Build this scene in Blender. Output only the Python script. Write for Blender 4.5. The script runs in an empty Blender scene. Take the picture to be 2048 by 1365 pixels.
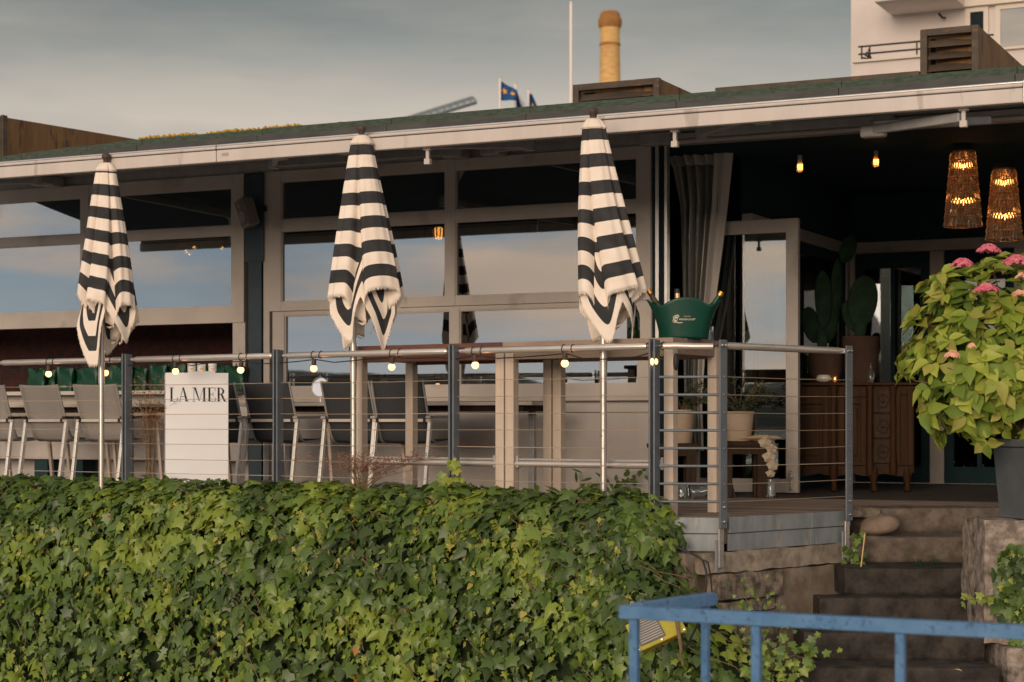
import bpy, math, random
import numpy as np
from mathutils import Matrix, Vector, noise as mnoise
random.seed(7); rng = np.random.default_rng(7)
R = math.radians
sc = bpy.context.scene
COL = sc.collection

# ------------------------------------------------------------------ camera
F, HY, HC = 3700.0, 845.0, 0.59          # focal length and horizon row in photo pixels, eye height above the deck
cam_d = bpy.data.cameras.new('camera'); cam = bpy.data.objects.new('camera', cam_d); COL.objects.link(cam)
cam_d.sensor_fit = 'HORIZONTAL'; cam_d.sensor_width = 36.0; cam_d.lens = F / 2048 * 36
cam_d.shift_y = (HY - 682.5) / 2048
cam.location = (0, 0, HC); cam.rotation_euler = (R(90), 0, 0)
cam_d.clip_start = 0.1; cam_d.clip_end = 5000
cam_d.dof.use_dof = True; cam_d.dof.focus_distance = 12.3; cam_d.dof.aperture_fstop = 3.5
sc.camera = cam

# ------------------------------------------------------------------ world and sun
SUN_EL, SUN_AZ = 10.5, 202.0             # azimuth clockwise from +Y: behind the camera, a little to its left
w = bpy.data.worlds.new('World'); sc.world = w; w.use_nodes = True
nt = w.node_tree; nt.nodes.clear()
def wn(t, **k):
    n = nt.nodes.new(t)
    for a, b in k.items(): setattr(n, a, b)
    return n
def ramp(tree, stops, interp='LINEAR'):
    n = tree.nodes.new('ShaderNodeValToRGB'); cr = n.color_ramp; cr.interpolation = interp
    while len(cr.elements) < len(stops): cr.elements.new(0.5)
    for e, (p, c) in zip(cr.elements, stops):
        e.position = p; e.color = (*c, 1) if len(c) == 3 else c
    return n
out = wn('ShaderNodeOutputWorld'); bg = wn('ShaderNodeBackground'); bg.inputs['Strength'].default_value = 1.0
sky = wn('ShaderNodeTexSky'); sky.sky_type = 'NISHITA'; sky.sun_disc = False
sky.sun_elevation = R(SUN_EL); sky.sun_rotation = R(SUN_AZ); sky.air_density = 1.5; sky.dust_density = 3.0
tc = wn('ShaderNodeTexCoord'); sep = wn('ShaderNodeSeparateXYZ'); nt.links.new(tc.outputs['Generated'], sep.inputs[0])
elev = ramp(nt, [(0.0, (.60, .50, .43)), (.11, (.58, .49, .425)), (.16, (.44, .39, .35)), (.20, (.235, .235, .228)),
                 (.24, (.098, .122, .132)), (.45, (.15, .18, .20)), (1.0, (.20, .24, .28))])
nt.links.new(sep.outputs['Z'], elev.inputs[0])
back = ramp(nt, [(0.0, (1.05, .95, .86)), (.035, (.70, .76, .82)), (.10, (.42, .56, .70)), (.2, (.38, .47, .56)), (.5, (.36, .42, .47)), (1.0, (.22, .265, .31))])
nt.links.new(sep.outputs['Z'], back.inputs[0])
side = wn('ShaderNodeMapRange'); side.interpolation_type = 'SMOOTHSTEP'
side.inputs['From Min'].default_value = -.5; side.inputs['From Max'].default_value = .6
nt.links.new(sep.outputs['Y'], side.inputs['Value'])
mixfb = wn('ShaderNodeMix', data_type='RGBA'); nt.links.new(side.outputs[0], mixfb.inputs['Factor'])
nt.links.new(back.outputs[0], mixfb.inputs[6]); nt.links.new(elev.outputs[0], mixfb.inputs[7])
mp = wn('ShaderNodeMapping'); mp.inputs['Scale'].default_value = (2.2, 2.2, 11.0); nt.links.new(tc.outputs['Generated'], mp.inputs[0])
cn = wn('ShaderNodeTexNoise'); cn.inputs['Scale'].default_value = 1.6; cn.inputs['Detail'].default_value = 5; cn.inputs['Roughness'].default_value = .55
nt.links.new(mp.outputs[0], cn.inputs['Vector'])
cl = ramp(nt, [(.43, (0, 0, 0)), (.57, (1, 1, 1))]); nt.links.new(cn.outputs['Fac'], cl.inputs[0])
cmul = wn('ShaderNodeMath', operation='MULTIPLY'); nt.links.new(cl.outputs[0], cmul.inputs[0])
inv = wn('ShaderNodeMapRange'); inv.inputs['To Min'].default_value = .85; inv.inputs['To Max'].default_value = .06
inv.inputs['From Min'].default_value = -.6; inv.inputs['From Max'].default_value = .6
nt.links.new(sep.outputs['Y'], inv.inputs['Value']); nt.links.new(inv.outputs[0], cmul.inputs[1])
cmix = wn('ShaderNodeMix', data_type='RGBA'); nt.links.new(cmul.outputs[0], cmix.inputs['Factor'])
cmix.inputs[7].default_value = (1.15, .82, .62, 1); nt.links.new(mixfb.outputs[2], cmix.inputs[6])
# a thin share of the clear sky above the cloud
sk = wn('ShaderNodeMix', data_type='RGBA', blend_type='MIX'); sk.inputs['Factor'].default_value = .80
ssc = wn('ShaderNodeVectorMath', operation='SCALE'); ssc.inputs['Scale'].default_value = .06; nt.links.new(sky.outputs[0], ssc.inputs[0])
# soft darker cloud smudges all round
mp2 = wn('ShaderNodeMapping'); mp2.inputs['Scale'].default_value = (4, 4, 16); nt.links.new(tc.outputs['Generated'], mp2.inputs[0])
dn_ = wn('ShaderNodeTexNoise'); dn_.inputs['Scale'].default_value = 1.4; dn_.inputs['Detail'].default_value = 6; nt.links.new(mp2.outputs[0], dn_.inputs['Vector'])
dr_ = ramp(nt, [(.45, (1, 1, 1)), (.70, (.74, .78, .82))]); nt.links.new(dn_.outputs['Fac'], dr_.inputs[0])
dm_ = wn('ShaderNodeMix', data_type='RGBA', blend_type='MULTIPLY'); dm_.inputs['Factor'].default_value = 1.0
nt.links.new(cmix.outputs[2], dm_.inputs[6]); nt.links.new(dr_.outputs[0], dm_.inputs[7])
nt.links.new(ssc.outputs[0], sk.inputs[6]); nt.links.new(dm_.outputs[2], sk.inputs[7])
nt.links.new(sk.outputs[2], bg.inputs['Color']); nt.links.new(bg.outputs[0], out.inputs[0])

sd = bpy.data.lights.new('sun', 'SUN'); sd.energy = 1.5; sd.angle = R(26); sd.color = (1.0, .80, .62)
sun = bpy.data.objects.new('sun', sd); COL.objects.link(sun)
_v = Vector((math.sin(R(SUN_AZ)) * math.cos(R(SUN_EL)), math.cos(R(SUN_AZ)) * math.cos(R(SUN_EL)), math.sin(R(SUN_EL))))
sun.rotation_euler = _v.to_track_quat('Z', 'Y').to_euler()
vs = sc.view_settings; vs.view_transform = 'Standard'; vs.look = 'None'; vs.exposure = 0.5; vs.gamma = 1.0; vs.use_curve_mapping = False
sc.cycles.max_bounces = 8; sc.cycles.transparent_max_bounces = 12

# ------------------------------------------------------------------ photo pixel -> place
def depth_on(py, z=0.0): return F * (HC - z) / (py - HY)       # depth of a point at height z seen at row py
def W(px, py, d): return Vector(((px - 1024) / F * d, d, HC + (HY - py) / F * d))
def X(px, d): return (px - 1024) / F * d
class Frame:
    def __init__(s, ox, oy, ang):
        s.o = Vector((ox, oy, 0)); s.a = ang; s.e = Vector((math.cos(ang), math.sin(ang), 0)); s.y = Vector((-math.sin(ang), math.cos(ang), 0))
        s.m = Matrix.Translation(s.o) @ Matrix.Rotation(ang, 4, 'Z')
    def s(f, px, off=0.0):
        r = (px - 1024) / F
        return (r * (f.o.y + off * f.y.y) - f.o.x - off * f.y.x) / (f.e.x - r * f.e.y)
    def d(f, px, off=0.0): return f.o.y + f.s(px, off) * f.e.y + off * f.y.y
    def z(f, px, py, off=0.0): return HC + (HY - py) / F * f.d(px, off)
    def p(f, px, py, off=0.0): return Vector((f.s(px, off), off, f.z(px, py, off)))
    def w(f, x, y, z): return f.m @ Vector((x, y, z))
FAC = Frame(.516, 15.16, math.atan2(-3700, 7594))    # front of the restaurant; y runs into the building
FEN = Frame(.911, 11.47, math.atan2(-3700, 5639))    # long side of the railing; y runs onto the terrace
PA = Vector((.911, 11.47, 0)); PB = Vector((1.284, 11.42, 0)); PC = Vector((2.22, 12.33, 0))
_ab = PB - PA; _bc = PC - PB
FAB = Frame(PA.x, PA.y, math.atan2(_ab.y, _ab.x)); FBC = Frame(PB.x, PB.y, math.atan2(_bc.y, _bc.x))
LAB, LBC = _ab.length, _bc.length

# ------------------------------------------------------------------ materials
MATS = {}
def mat(name, c1, c2=None, scale=6, rough=.6, metal=0, bump=0, bscale=None, stretch=(1, 1, 1), detail=5, lo=.35, hi=.65,
        coat=0, spec=.28, spots=None, alpha=None, trans=0, coord='Object', rvar=0):
    m = bpy.data.materials.new(name); m.use_nodes = True; t = m.node_tree; b = t.nodes['Principled BSDF']
    L = t.links.new
    b.inputs['Base Color'].default_value = (*c1, 1); b.inputs['Roughness'].default_value = rough; b.inputs['Metallic'].default_value = metal
    b.inputs['Specular IOR Level'].default_value = spec; b.inputs['Coat Weight'].default_value = coat
    tcn = t.nodes.new('ShaderNodeTexCoord'); mpn = t.nodes.new('ShaderNodeMapping'); mpn.inputs['Scale'].default_value = stretch
    L(tcn.outputs[coord], mpn.inputs[0])
    if c2 is not None:
        n = t.nodes.new('ShaderNodeTexNoise'); n.inputs['Scale'].default_value = scale; n.inputs['Detail'].default_value = detail; n.inputs['Roughness'].default_value = .6
        L(mpn.outputs[0], n.inputs['Vector'])
        r = ramp(t, [(lo, c1), (hi, c2)]); L(n.outputs['Fac'], r.inputs[0]); colsock = r.outputs[0]
        if spots:
            sc2, sth, scol = spots
            n2 = t.nodes.new('ShaderNodeTexNoise'); n2.inputs['Scale'].default_value = sc2; n2.inputs['Detail'].default_value = 4; L(mpn.outputs[0], n2.inputs['Vector'])
            r2 = ramp(t, [(sth, (0, 0, 0)), (sth + .07, (1, 1, 1))]); L(n2.outputs['Fac'], r2.inputs[0])
            mx = t.nodes.new('ShaderNodeMix'); mx.data_type = 'RGBA'; L(r2.outputs[0], mx.inputs['Factor']); L(colsock, mx.inputs[6]); mx.inputs[7].default_value = (*scol, 1)
            colsock = mx.outputs[2]
        L(colsock, b.inputs['Base Color'])
        if rvar:
            mr = t.nodes.new('ShaderNodeMapRange'); mr.inputs['To Min'].default_value = max(0, rough - rvar); mr.inputs['To Max'].default_value = min(1, rough + rvar)
            L(n.outputs['Fac'], mr.inputs['Value']); L(mr.outputs[0], b.inputs['Roughness'])
    if bump:
        bn = t.nodes.new('ShaderNodeTexNoise'); bn.inputs['Scale'].default_value = bscale or scale * 3; bn.inputs['Detail'].default_value = 6
        L(mpn.outputs[0], bn.inputs['Vector'])
        bp = t.nodes.new('ShaderNodeBump'); bp.inputs['Strength'].default_value = min(1, bump); bp.inputs['Distance'].default_value = .01
        L(bn.outputs['Fac'], bp.inputs['Height']); L(bp.outputs[0], b.inputs['Normal'])
    if trans: b.inputs['Transmission Weight'].default_value = trans
    MATS[name] = m; return m
def emit(name, col, strength):
    m = bpy.data.materials.new(name); m.use_nodes = True; t = m.node_tree; b = t.nodes['Principled BSDF']
    b.inputs['Base Color'].default_value = (*col, 1); b.inputs['Emission Color'].default_value = (*col, 1); b.inputs['Emission Strength'].default_value = strength
    MATS[name] = m; return m
def glass(name, refl=.42, tint=(.55, .62, .62), rough=.012, wav=0.0):
    m = bpy.data.materials.new(name); m.use_nodes = True; t = m.node_tree; t.nodes.clear(); L = t.links.new
    o = t.nodes.new('ShaderNodeOutputMaterial'); g = t.nodes.new('ShaderNodeBsdfGlossy'); g.inputs['Roughness'].default_value = rough
    g.inputs['Color'].default_value = (.93, .97, 1, 1)
    tr = t.nodes.new('ShaderNodeBsdfTransparent'); tr.inputs['Color'].default_value = (*tint, 1)
    fr = t.nodes.new('ShaderNodeFresnel'); fr.inputs['IOR'].default_value = 1.5
    mr = t.nodes.new('ShaderNodeMapRange'); mr.inputs['From Min'].default_value = .04; mr.inputs['To Min'].default_value = refl; mr.inputs['To Max'].default_value = 1
    L(fr.outputs[0], mr.inputs['Value'])
    mx = t.nodes.new('ShaderNodeMixShader'); L(mr.outputs[0], mx.inputs[0]); L(tr.outputs[0], mx.inputs[1]); L(g.outputs[0], mx.inputs[2]); L(mx.outputs[0], o.inputs[0])
    if wav:
        tcn = t.nodes.new('ShaderNodeTexCoord'); n = t.nodes.new('ShaderNodeTexNoise'); n.inputs['Scale'].default_value = 1.3; n.inputs['Detail'].default_value = 1
        L(tcn.outputs['Object'], n.inputs['Vector']); bp = t.nodes.new('ShaderNodeBump'); bp.inputs['Strength'].default_value = wav; bp.inputs['Distance'].default_value = .01
        L(n.outputs['Fac'], bp.inputs['Height']); L(bp.outputs[0], g.inputs['Normal'])
    MATS[name] = m; return m
def leafmat(name, rough=.42, transl=.25):
    m = bpy.data.materials.new(name); m.use_nodes = True; t = m.node_tree; b = t.nodes['Principled BSDF']; L = t.links.new
    a = t.nodes.new('ShaderNodeAttribute'); a.attribute_name = 'tint'
    L(a.outputs['Color'], b.inputs['Base Color']); b.inputs['Roughness'].default_value = rough; b.inputs['Specular IOR Level'].default_value = .4
    tl = t.nodes.new('ShaderNodeBsdfTranslucent'); L(a.outputs['Color'], tl.inputs['Color'])
    mx = t.nodes.new('ShaderNodeMixShader'); mx.inputs[0].default_value = transl; o = t.nodes['Material Output']
    L(b.outputs[0], mx.inputs[1]); L(tl.outputs[0], mx.inputs[2]); L(mx.outputs[0], o.inputs[0])
    MATS[name] = m; return m

mat('beige_paint', (.43, .385, .345), (.49, .44, .395), 3, rough=.5, bump=.05, bscale=60, spots=(2.6, .60, (.37, .325, .285)))
mat('wall_plaster', (.44, .405, .37), (.52, .48, .44), 2.5, rough=.75, bump=.12, bscale=90, stretch=(1, 1, .5))
mat('fascia_alu', (.53, .475, .435), (.59, .53, .485), 4, rough=.42, metal=.0, bump=.03, stretch=(1.5, 1, .25), spots=(7, .63, (.42, .37, .33)))
mat('alu_bright', (.62, .60, .57), (.70, .68, .65), 8, rough=.33, metal=.85)
mat('alu_grey', (.32, .31, .295), (.40, .385, .365), 8, rough=.5, metal=.2)
mat('dark_void', (.006, .015, .018), (.010, .021, .025), 3, rough=.9)  # near black, the darkness of unlit rooms and gaps put into the colour
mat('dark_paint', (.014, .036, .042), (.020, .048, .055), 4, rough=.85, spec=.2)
mat('blue_post_dark', (.030, .050, .062), (.042, .064, .078), 5, rough=.5)
mat('awning_cloth', (.030, .050, .060), (.042, .064, .075), 5, rough=.85)
mat('copper_edge', (.040, .056, .040), (.070, .105, .078), 9, rough=.8, bump=.3, stretch=(1.5, 1, 6), spots=(22, .58, (.05, .045, .035)))
mat('dark_gutter', (.045, .048, .046), (.075, .078, .072), 6, rough=.6, stretch=(.6, 1, 3))
mat('rust_steel', (.15, .080, .032), (.22, .122, .052), 3.5, rough=.75, bump=.15, stretch=(2, 2, .5), spots=(5, .60, (.085, .05, .03)))
mat('brown_metal', (.058, .044, .034), (.10, .072, .05), 5, rough=.6, bump=.1, stretch=(1, 1, 3), spots=(9, .62, (.16, .085, .04)))
mat('roof_sheet', (.07, .075, .065), (.11, .11, .09), 4, rough=.85)
mat('moss_yellow', (.55, .30, .04), (.38, .27, .05), 20, rough=.95, bump=.6)
mat('rail_steel', (.56, .51, .46), (.68, .62, .56), 14, rough=.30, metal=.6, stretch=(.5, 4, 4), rvar=.08)
mat('pole_steel', (.46, .42, .38), (.60, .55, .50), 9, rough=.36, metal=.75, spots=(30, .66, (.30, .27, .24)))
mat('post_blue', (.122, .142, .162), (.16, .18, .20), 7, rough=.42, metal=.25, bump=.04, spots=(35, .67, (.20, .21, .21)))
mat('cable', (.60, .47, .34), None, rough=.4, metal=.5)
mat('bolt', (.72, .68, .62), None, rough=.25, metal=1)
mat('black_plastic', (.018, .018, .02), (.026, .026, .028), 20, rough=.5)
mat('brown_plastic', (.06, .04, .03), (.085, .06, .045), 20, rough=.5)
emit('bulb_glow', (1.0, .43, .15), 3.2)
emit('filament', (1.0, .42, .09), 8)
emit('filament_dim', (1.0, .42, .11), 9)
mat('cloth_white', (.83, .73, .62), (.74, .64, .53), 7, rough=.9, bump=.2, bscale=300)
mat('wood_grey', (.23, .165, .12), (.34, .26, .195), 3, rough=.75, bump=.25, stretch=(1, 9, 9), lo=.3, hi=.7)
mat('wood_red', (.10, .042, .030), (.17, .075, .05), 3, rough=.5, bump=.15, stretch=(1, 9, 9))
mat('wood_pale', (.50, .41, .33), (.60, .50, .40), 3, rough=.6, bump=.12, stretch=(9, 9, .8), lo=.3, hi=.7)
mat('wood_dark', (.034, .022, .015), (.062, .040, .026), 4, rough=.75, spec=.12, bump=.25, stretch=(9, 9, .9))
mat('oak', (.028, .0125, .0055), (.056, .025, .010), 3.5, rough=.6, spec=.12, bump=.2, stretch=(9, 9, .9), lo=.3, hi=.7)
mat('deck_wood', (.22, .165, .13), (.32, .245, .195), 3, rough=.8, bump=.3, stretch=(1, 8, 8), spots=(4, .6, (.13, .10, .085)))
mat('deck_dark', (.14, .11, .09), (.20, .155, .125), 3, rough=.8, bump=.3, stretch=(1, 8, 8))
mat('kerb_metal', (.19, .215, .23), (.27, .29, .30), 5, rough=.55, metal=.2, bump=.06, stretch=(2, 2, .6), spots=(6, .63, (.33, .31, .28)))
mat('concrete', (.19, .155, .12), (.34, .29, .23), 10, lo=.38, hi=.62, detail=10, rough=.9, bump=.5, bscale=26, spots=(3.2, .56, (.10, .085, .045)))
mat('concrete_smooth', (.16, .127, .097), (.27, .22, .17), 8, lo=.36, hi=.64, detail=10, rough=.85, bump=.3, bscale=30, spots=(2.5, .6, (.09, .075, .045)))
mat('stone_block', (.085, .068, .054), (.27, .22, .175), 15, lo=.38, hi=.62, detail=10, rough=.95, bump=.9, bscale=24, spots=(5, .6, (.055, .045, .035)))
mat('stone_pedestal', (.15, .122, .10), (.37, .31, .26), 14, lo=.38, hi=.62, detail=10, rough=.95, bump=.9, bscale=30, spots=(6, .60, (.07, .058, .048)))
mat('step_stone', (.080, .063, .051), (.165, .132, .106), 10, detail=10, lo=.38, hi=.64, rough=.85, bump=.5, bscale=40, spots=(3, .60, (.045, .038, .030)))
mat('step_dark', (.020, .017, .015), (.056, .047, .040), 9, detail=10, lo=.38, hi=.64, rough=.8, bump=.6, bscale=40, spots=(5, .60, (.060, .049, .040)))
mat('rock', (.16, .115, .085), (.25, .19, .145), 6, rough=.85, bump=.4, bscale=30)
mat('paving', (.28, .26, .235), (.34, .315, .285), 5, rough=.9, bump=.3)  # unseen ground, made pale to bounce light up under the awning
mat('water', (.03, .045, .055), (.04, .06, .07), .5, rough=.08, bump=.3, bscale=1.2)
mat('hill_wood', (.018, .028, .026), (.035, .045, .035), .02, rough=1)
mat('blue_paint', (.065, .165, .315), (.105, .22, .38), 9, rough=.38, bump=.08, bscale=60, spots=(60, .585, (.045, .105, .20)), stretch=(1, 1, 1))
mat('mesh_lit', (.27, .245, .225), (.32, .29, .265), 240, rough=.85, bump=.25, bscale=420)  # paler copy of the dark mesh, stronger light put into its colour
mat('mesh_dark', (.040, .043, .046), (.058, .06, .062), 240, rough=.8, bump=.25, bscale=420)
mat('chair_alu', (.78, .75, .70), None, rough=.4, metal=.25)
mat('chair_bar', (.55, .46, .38), (.62, .53, .45), 6, rough=.5, metal=.2)
mat('table_top', (.50, .44, .385), (.58, .52, .455), 4, rough=.6)
mat('pillar_white', (.84, .84, .85), (.87, .87, .875), 3, rough=.45)
mat('jar_white', (.80, .78, .74), None, rough=.25, coat=.4)
mat('print_black', (.022, .022, .024), None, rough=.7)
mat('print_cream', (.78, .68, .52), None, rough=.6)
mat('print_gold', (.80, .38, .08), None, rough=.45)
mat('bag_green', (.001, .036, .017), (.003, .062, .03), 6, rough=.4, bump=.1)
mat('cooler_green', (.002, .043, .029), (.003, .053, .035), 4, rough=.38, coat=.15)
mat('gold_foil', (.85, .42, .08), (.72, .33, .06), 40, rough=.3, metal=.8)
mat('pale_foil', (.72, .42, .24), (.62, .35, .19), 30, rough=.35, metal=.6)
mat('bottle_green', (.012, .035, .012), None, rough=.08, coat=.6)
mat('curtain_cloth', (.52, .49, .45), (.60, .565, .525), 5, rough=.8, bump=.2, bscale=30, stretch=(1, 1, .4))
mat('terracotta', (.052, .031, .022), (.07, .042, .030), 5, rough=.9, spec=.1, bump=.15)
mat('pot_cream', (.50, .38, .27), (.57, .44, .32), 6, rough=.7)
mat('planter_grey', (.085, .098, .108), (.125, .14, .15), 3, rough=.6, bump=.08, spots=(2.5, .58, (.17, .185, .19)))
mat('cactus', (.010, .024, .013), (.020, .040, .021), 9, rough=.8, spec=.1, bump=.2)
mat('soil', (.03, .022, .016), (.05, .038, .028), 30, rough=1)
mat('stem_brown', (.14, .095, .055), (.20, .14, .085), 20, rough=.85)
mat('dry_orange', (.36, .17, .06), (.27, .12, .05), 30, rough=.9)
mat('dry_red', (.26, .09, .075), (.34, .15, .10), 30, rough=.9)
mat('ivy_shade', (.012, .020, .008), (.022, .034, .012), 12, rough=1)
mat('lamp_yellow', (.46, .36, .03), (.36, .34, .05), 9, rough=.4, spots=(7, .56, (.26, .30, .06)))
mat('lamp_orange', (.55, .24, .02), (.42, .22, .03), 9, rough=.45)
mat('chimney_brick', (.52, .30, .10), (.70, .45, .19), 2, rough=.9, bump=.3, stretch=(1, 1, 5), detail=8)
mat('chimney_dark', (.36, .17, .045), (.25, .12, .04), 3, rough=.9)
mat('flag_blue', (.012, .065, .19), (.018, .08, .22), 2, rough=.8)
mat('flag_white', (.75, .72, .70), None, rough=.8)
mat('flag_gold', (.70, .36, .06), None, rough=.8)
mat('flagpole_white', (.80, .72, .66), None, rough=.5)
mat('crane_grey', (.20, .24, .26), None, rough=.6)
mat('white_render', (.60, .54, .50), (.66, .60, .555), 1.2, rough=.85, bump=.15, bscale=60)
mat('frame_cream', (.62, .55, .47), None, rough=.5)
mat('iron_dark', (.03, .034, .036), None, rough=.6)
mat('speaker_grey', (.21, .19, .165), (.25, .225, .20), 8, rough=.6)
mat('speaker_grille', (.13, .12, .105), (.16, .15, .13), 200, rough=.8)
mat('porcelain', (.62, .56, .49), None, rough=.2, coat=.5)
mat('clear_jar', (.85, .92, .92), None, rough=.03, trans=.95)
mat('amber_glass', (1.0, .70, .42), None, rough=.12, trans=.88)
mat('dried_white', (.62, .52, .40), (.50, .40, .29), 12, rough=.95)
mat('bamboo', (.62, .42, .20), None, rough=.6)
mat('petal_pink', (.62, .10, .19), (.72, .24, .28), 30, rough=.7)
mat('petal_pale', (.75, .36, .24), (.80, .50, .33), 30, rough=.7)
mat('tile_dark', (.055, .048, .042), (.085, .075, .064), 4, rough=.7, bump=.1)
mat('red_wall', (.075, .022, .018), (.022, .014, .014), 14, rough=.8, detail=8)
mat('mirror', (.80, .82, .82), None, rough=.03, metal=1)
glass('window_glass', .30, (.42, .46, .46), wav=.035)
glass('door_glass', .27, (.45, .52, .50), wav=.05)
glass('back_glass', .16, (.3, .33, .33), wav=.08)
glass('clear_sheet', .10, (.78, .80, .75), rough=.15)
_t = MATS['clear_sheet'].node_tree; _o = [n for n in _t.nodes if n.type == 'OUTPUT_MATERIAL'][0]; _m = [n for n in _t.nodes if n.type == 'MIX_SHADER'][0]
_d = _t.nodes.new('ShaderNodeBsdfDiffuse'); _d.inputs['Color'].default_value = (.56, .55, .49, 1); _x = _t.nodes.new('ShaderNodeMixShader'); _x.inputs[0].default_value = .42
_t.links.new(_m.outputs[0], _x.inputs[1]); _t.links.new(_d.outputs[0], _x.inputs[2]); _t.links.new(_x.outputs[0], _o.inputs[0])
leafmat('leaf_ivy', .40, .15); leafmat('leaf_hydrangea', .5, .35); leafmat('leaf_small', .55, .25)

def cloth_stripes():
    m = bpy.data.materials.new('parasol_stripe'); m.use_nodes = True; t = m.node_tree; b = t.nodes['Principled BSDF']; L = t.links.new
    uv = t.nodes.new('ShaderNodeUVMap'); uv.uv_map = 'UVMap'; sp = t.nodes.new('ShaderNodeSeparateXYZ'); L(uv.outputs[0], sp.inputs[0])
    fr = t.nodes.new('ShaderNodeMath'); fr.operation = 'FRACT'; L(sp.outputs['Y'], fr.inputs[0])
    gt = t.nodes.new('ShaderNodeMapRange'); gt.inputs['From Min'].default_value = .495; gt.inputs['From Max'].default_value = .51; L(fr.outputs[0], gt.inputs['Value'])
    n = t.nodes.new('ShaderNodeTexNoise'); n.inputs['Scale'].default_value = 9; n.inputs['Detail'].default_value = 5
    tcn = t.nodes.new('ShaderNodeTexCoord'); L(tcn.outputs['Object'], n.inputs['Vector'])
    a = ramp(t, [(.35, (.80, .69, .575)), (.6, (.86, .765, .66))]); c = ramp(t, [(.35, (.034, .034, .036)), (.65, (.052, .051, .052))])
    L(n.outputs['Fac'], a.inputs[0]); L(n.outputs['Fac'], c.inputs[0])
    mx = t.nodes.new('ShaderNodeMix'); mx.data_type = 'RGBA'; L(gt.outputs[0], mx.inputs['Factor']); L(a.outputs[0], mx.inputs[6]); L(c.outputs[0], mx.inputs[7])
    L(mx.outputs[2], b.inputs['Base Color']); b.inputs['Roughness'].default_value = .9; b.inputs['Specular IOR Level'].default_value = .2
    w_ = t.nodes.new('ShaderNodeTexNoise'); w_.inputs['Scale'].default_value = 260; L(tcn.outputs['Object'], w_.inputs['Vector'])
    bp = t.nodes.new('ShaderNodeBump'); bp.inputs['Strength'].default_value = .25; bp.inputs['Distance'].default_value = .003; L(w_.outputs['Fac'], bp.inputs['Height']); L(bp.outputs[0], b.inputs['Normal'])
    MATS['parasol_stripe'] = m
cloth_stripes()

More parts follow.
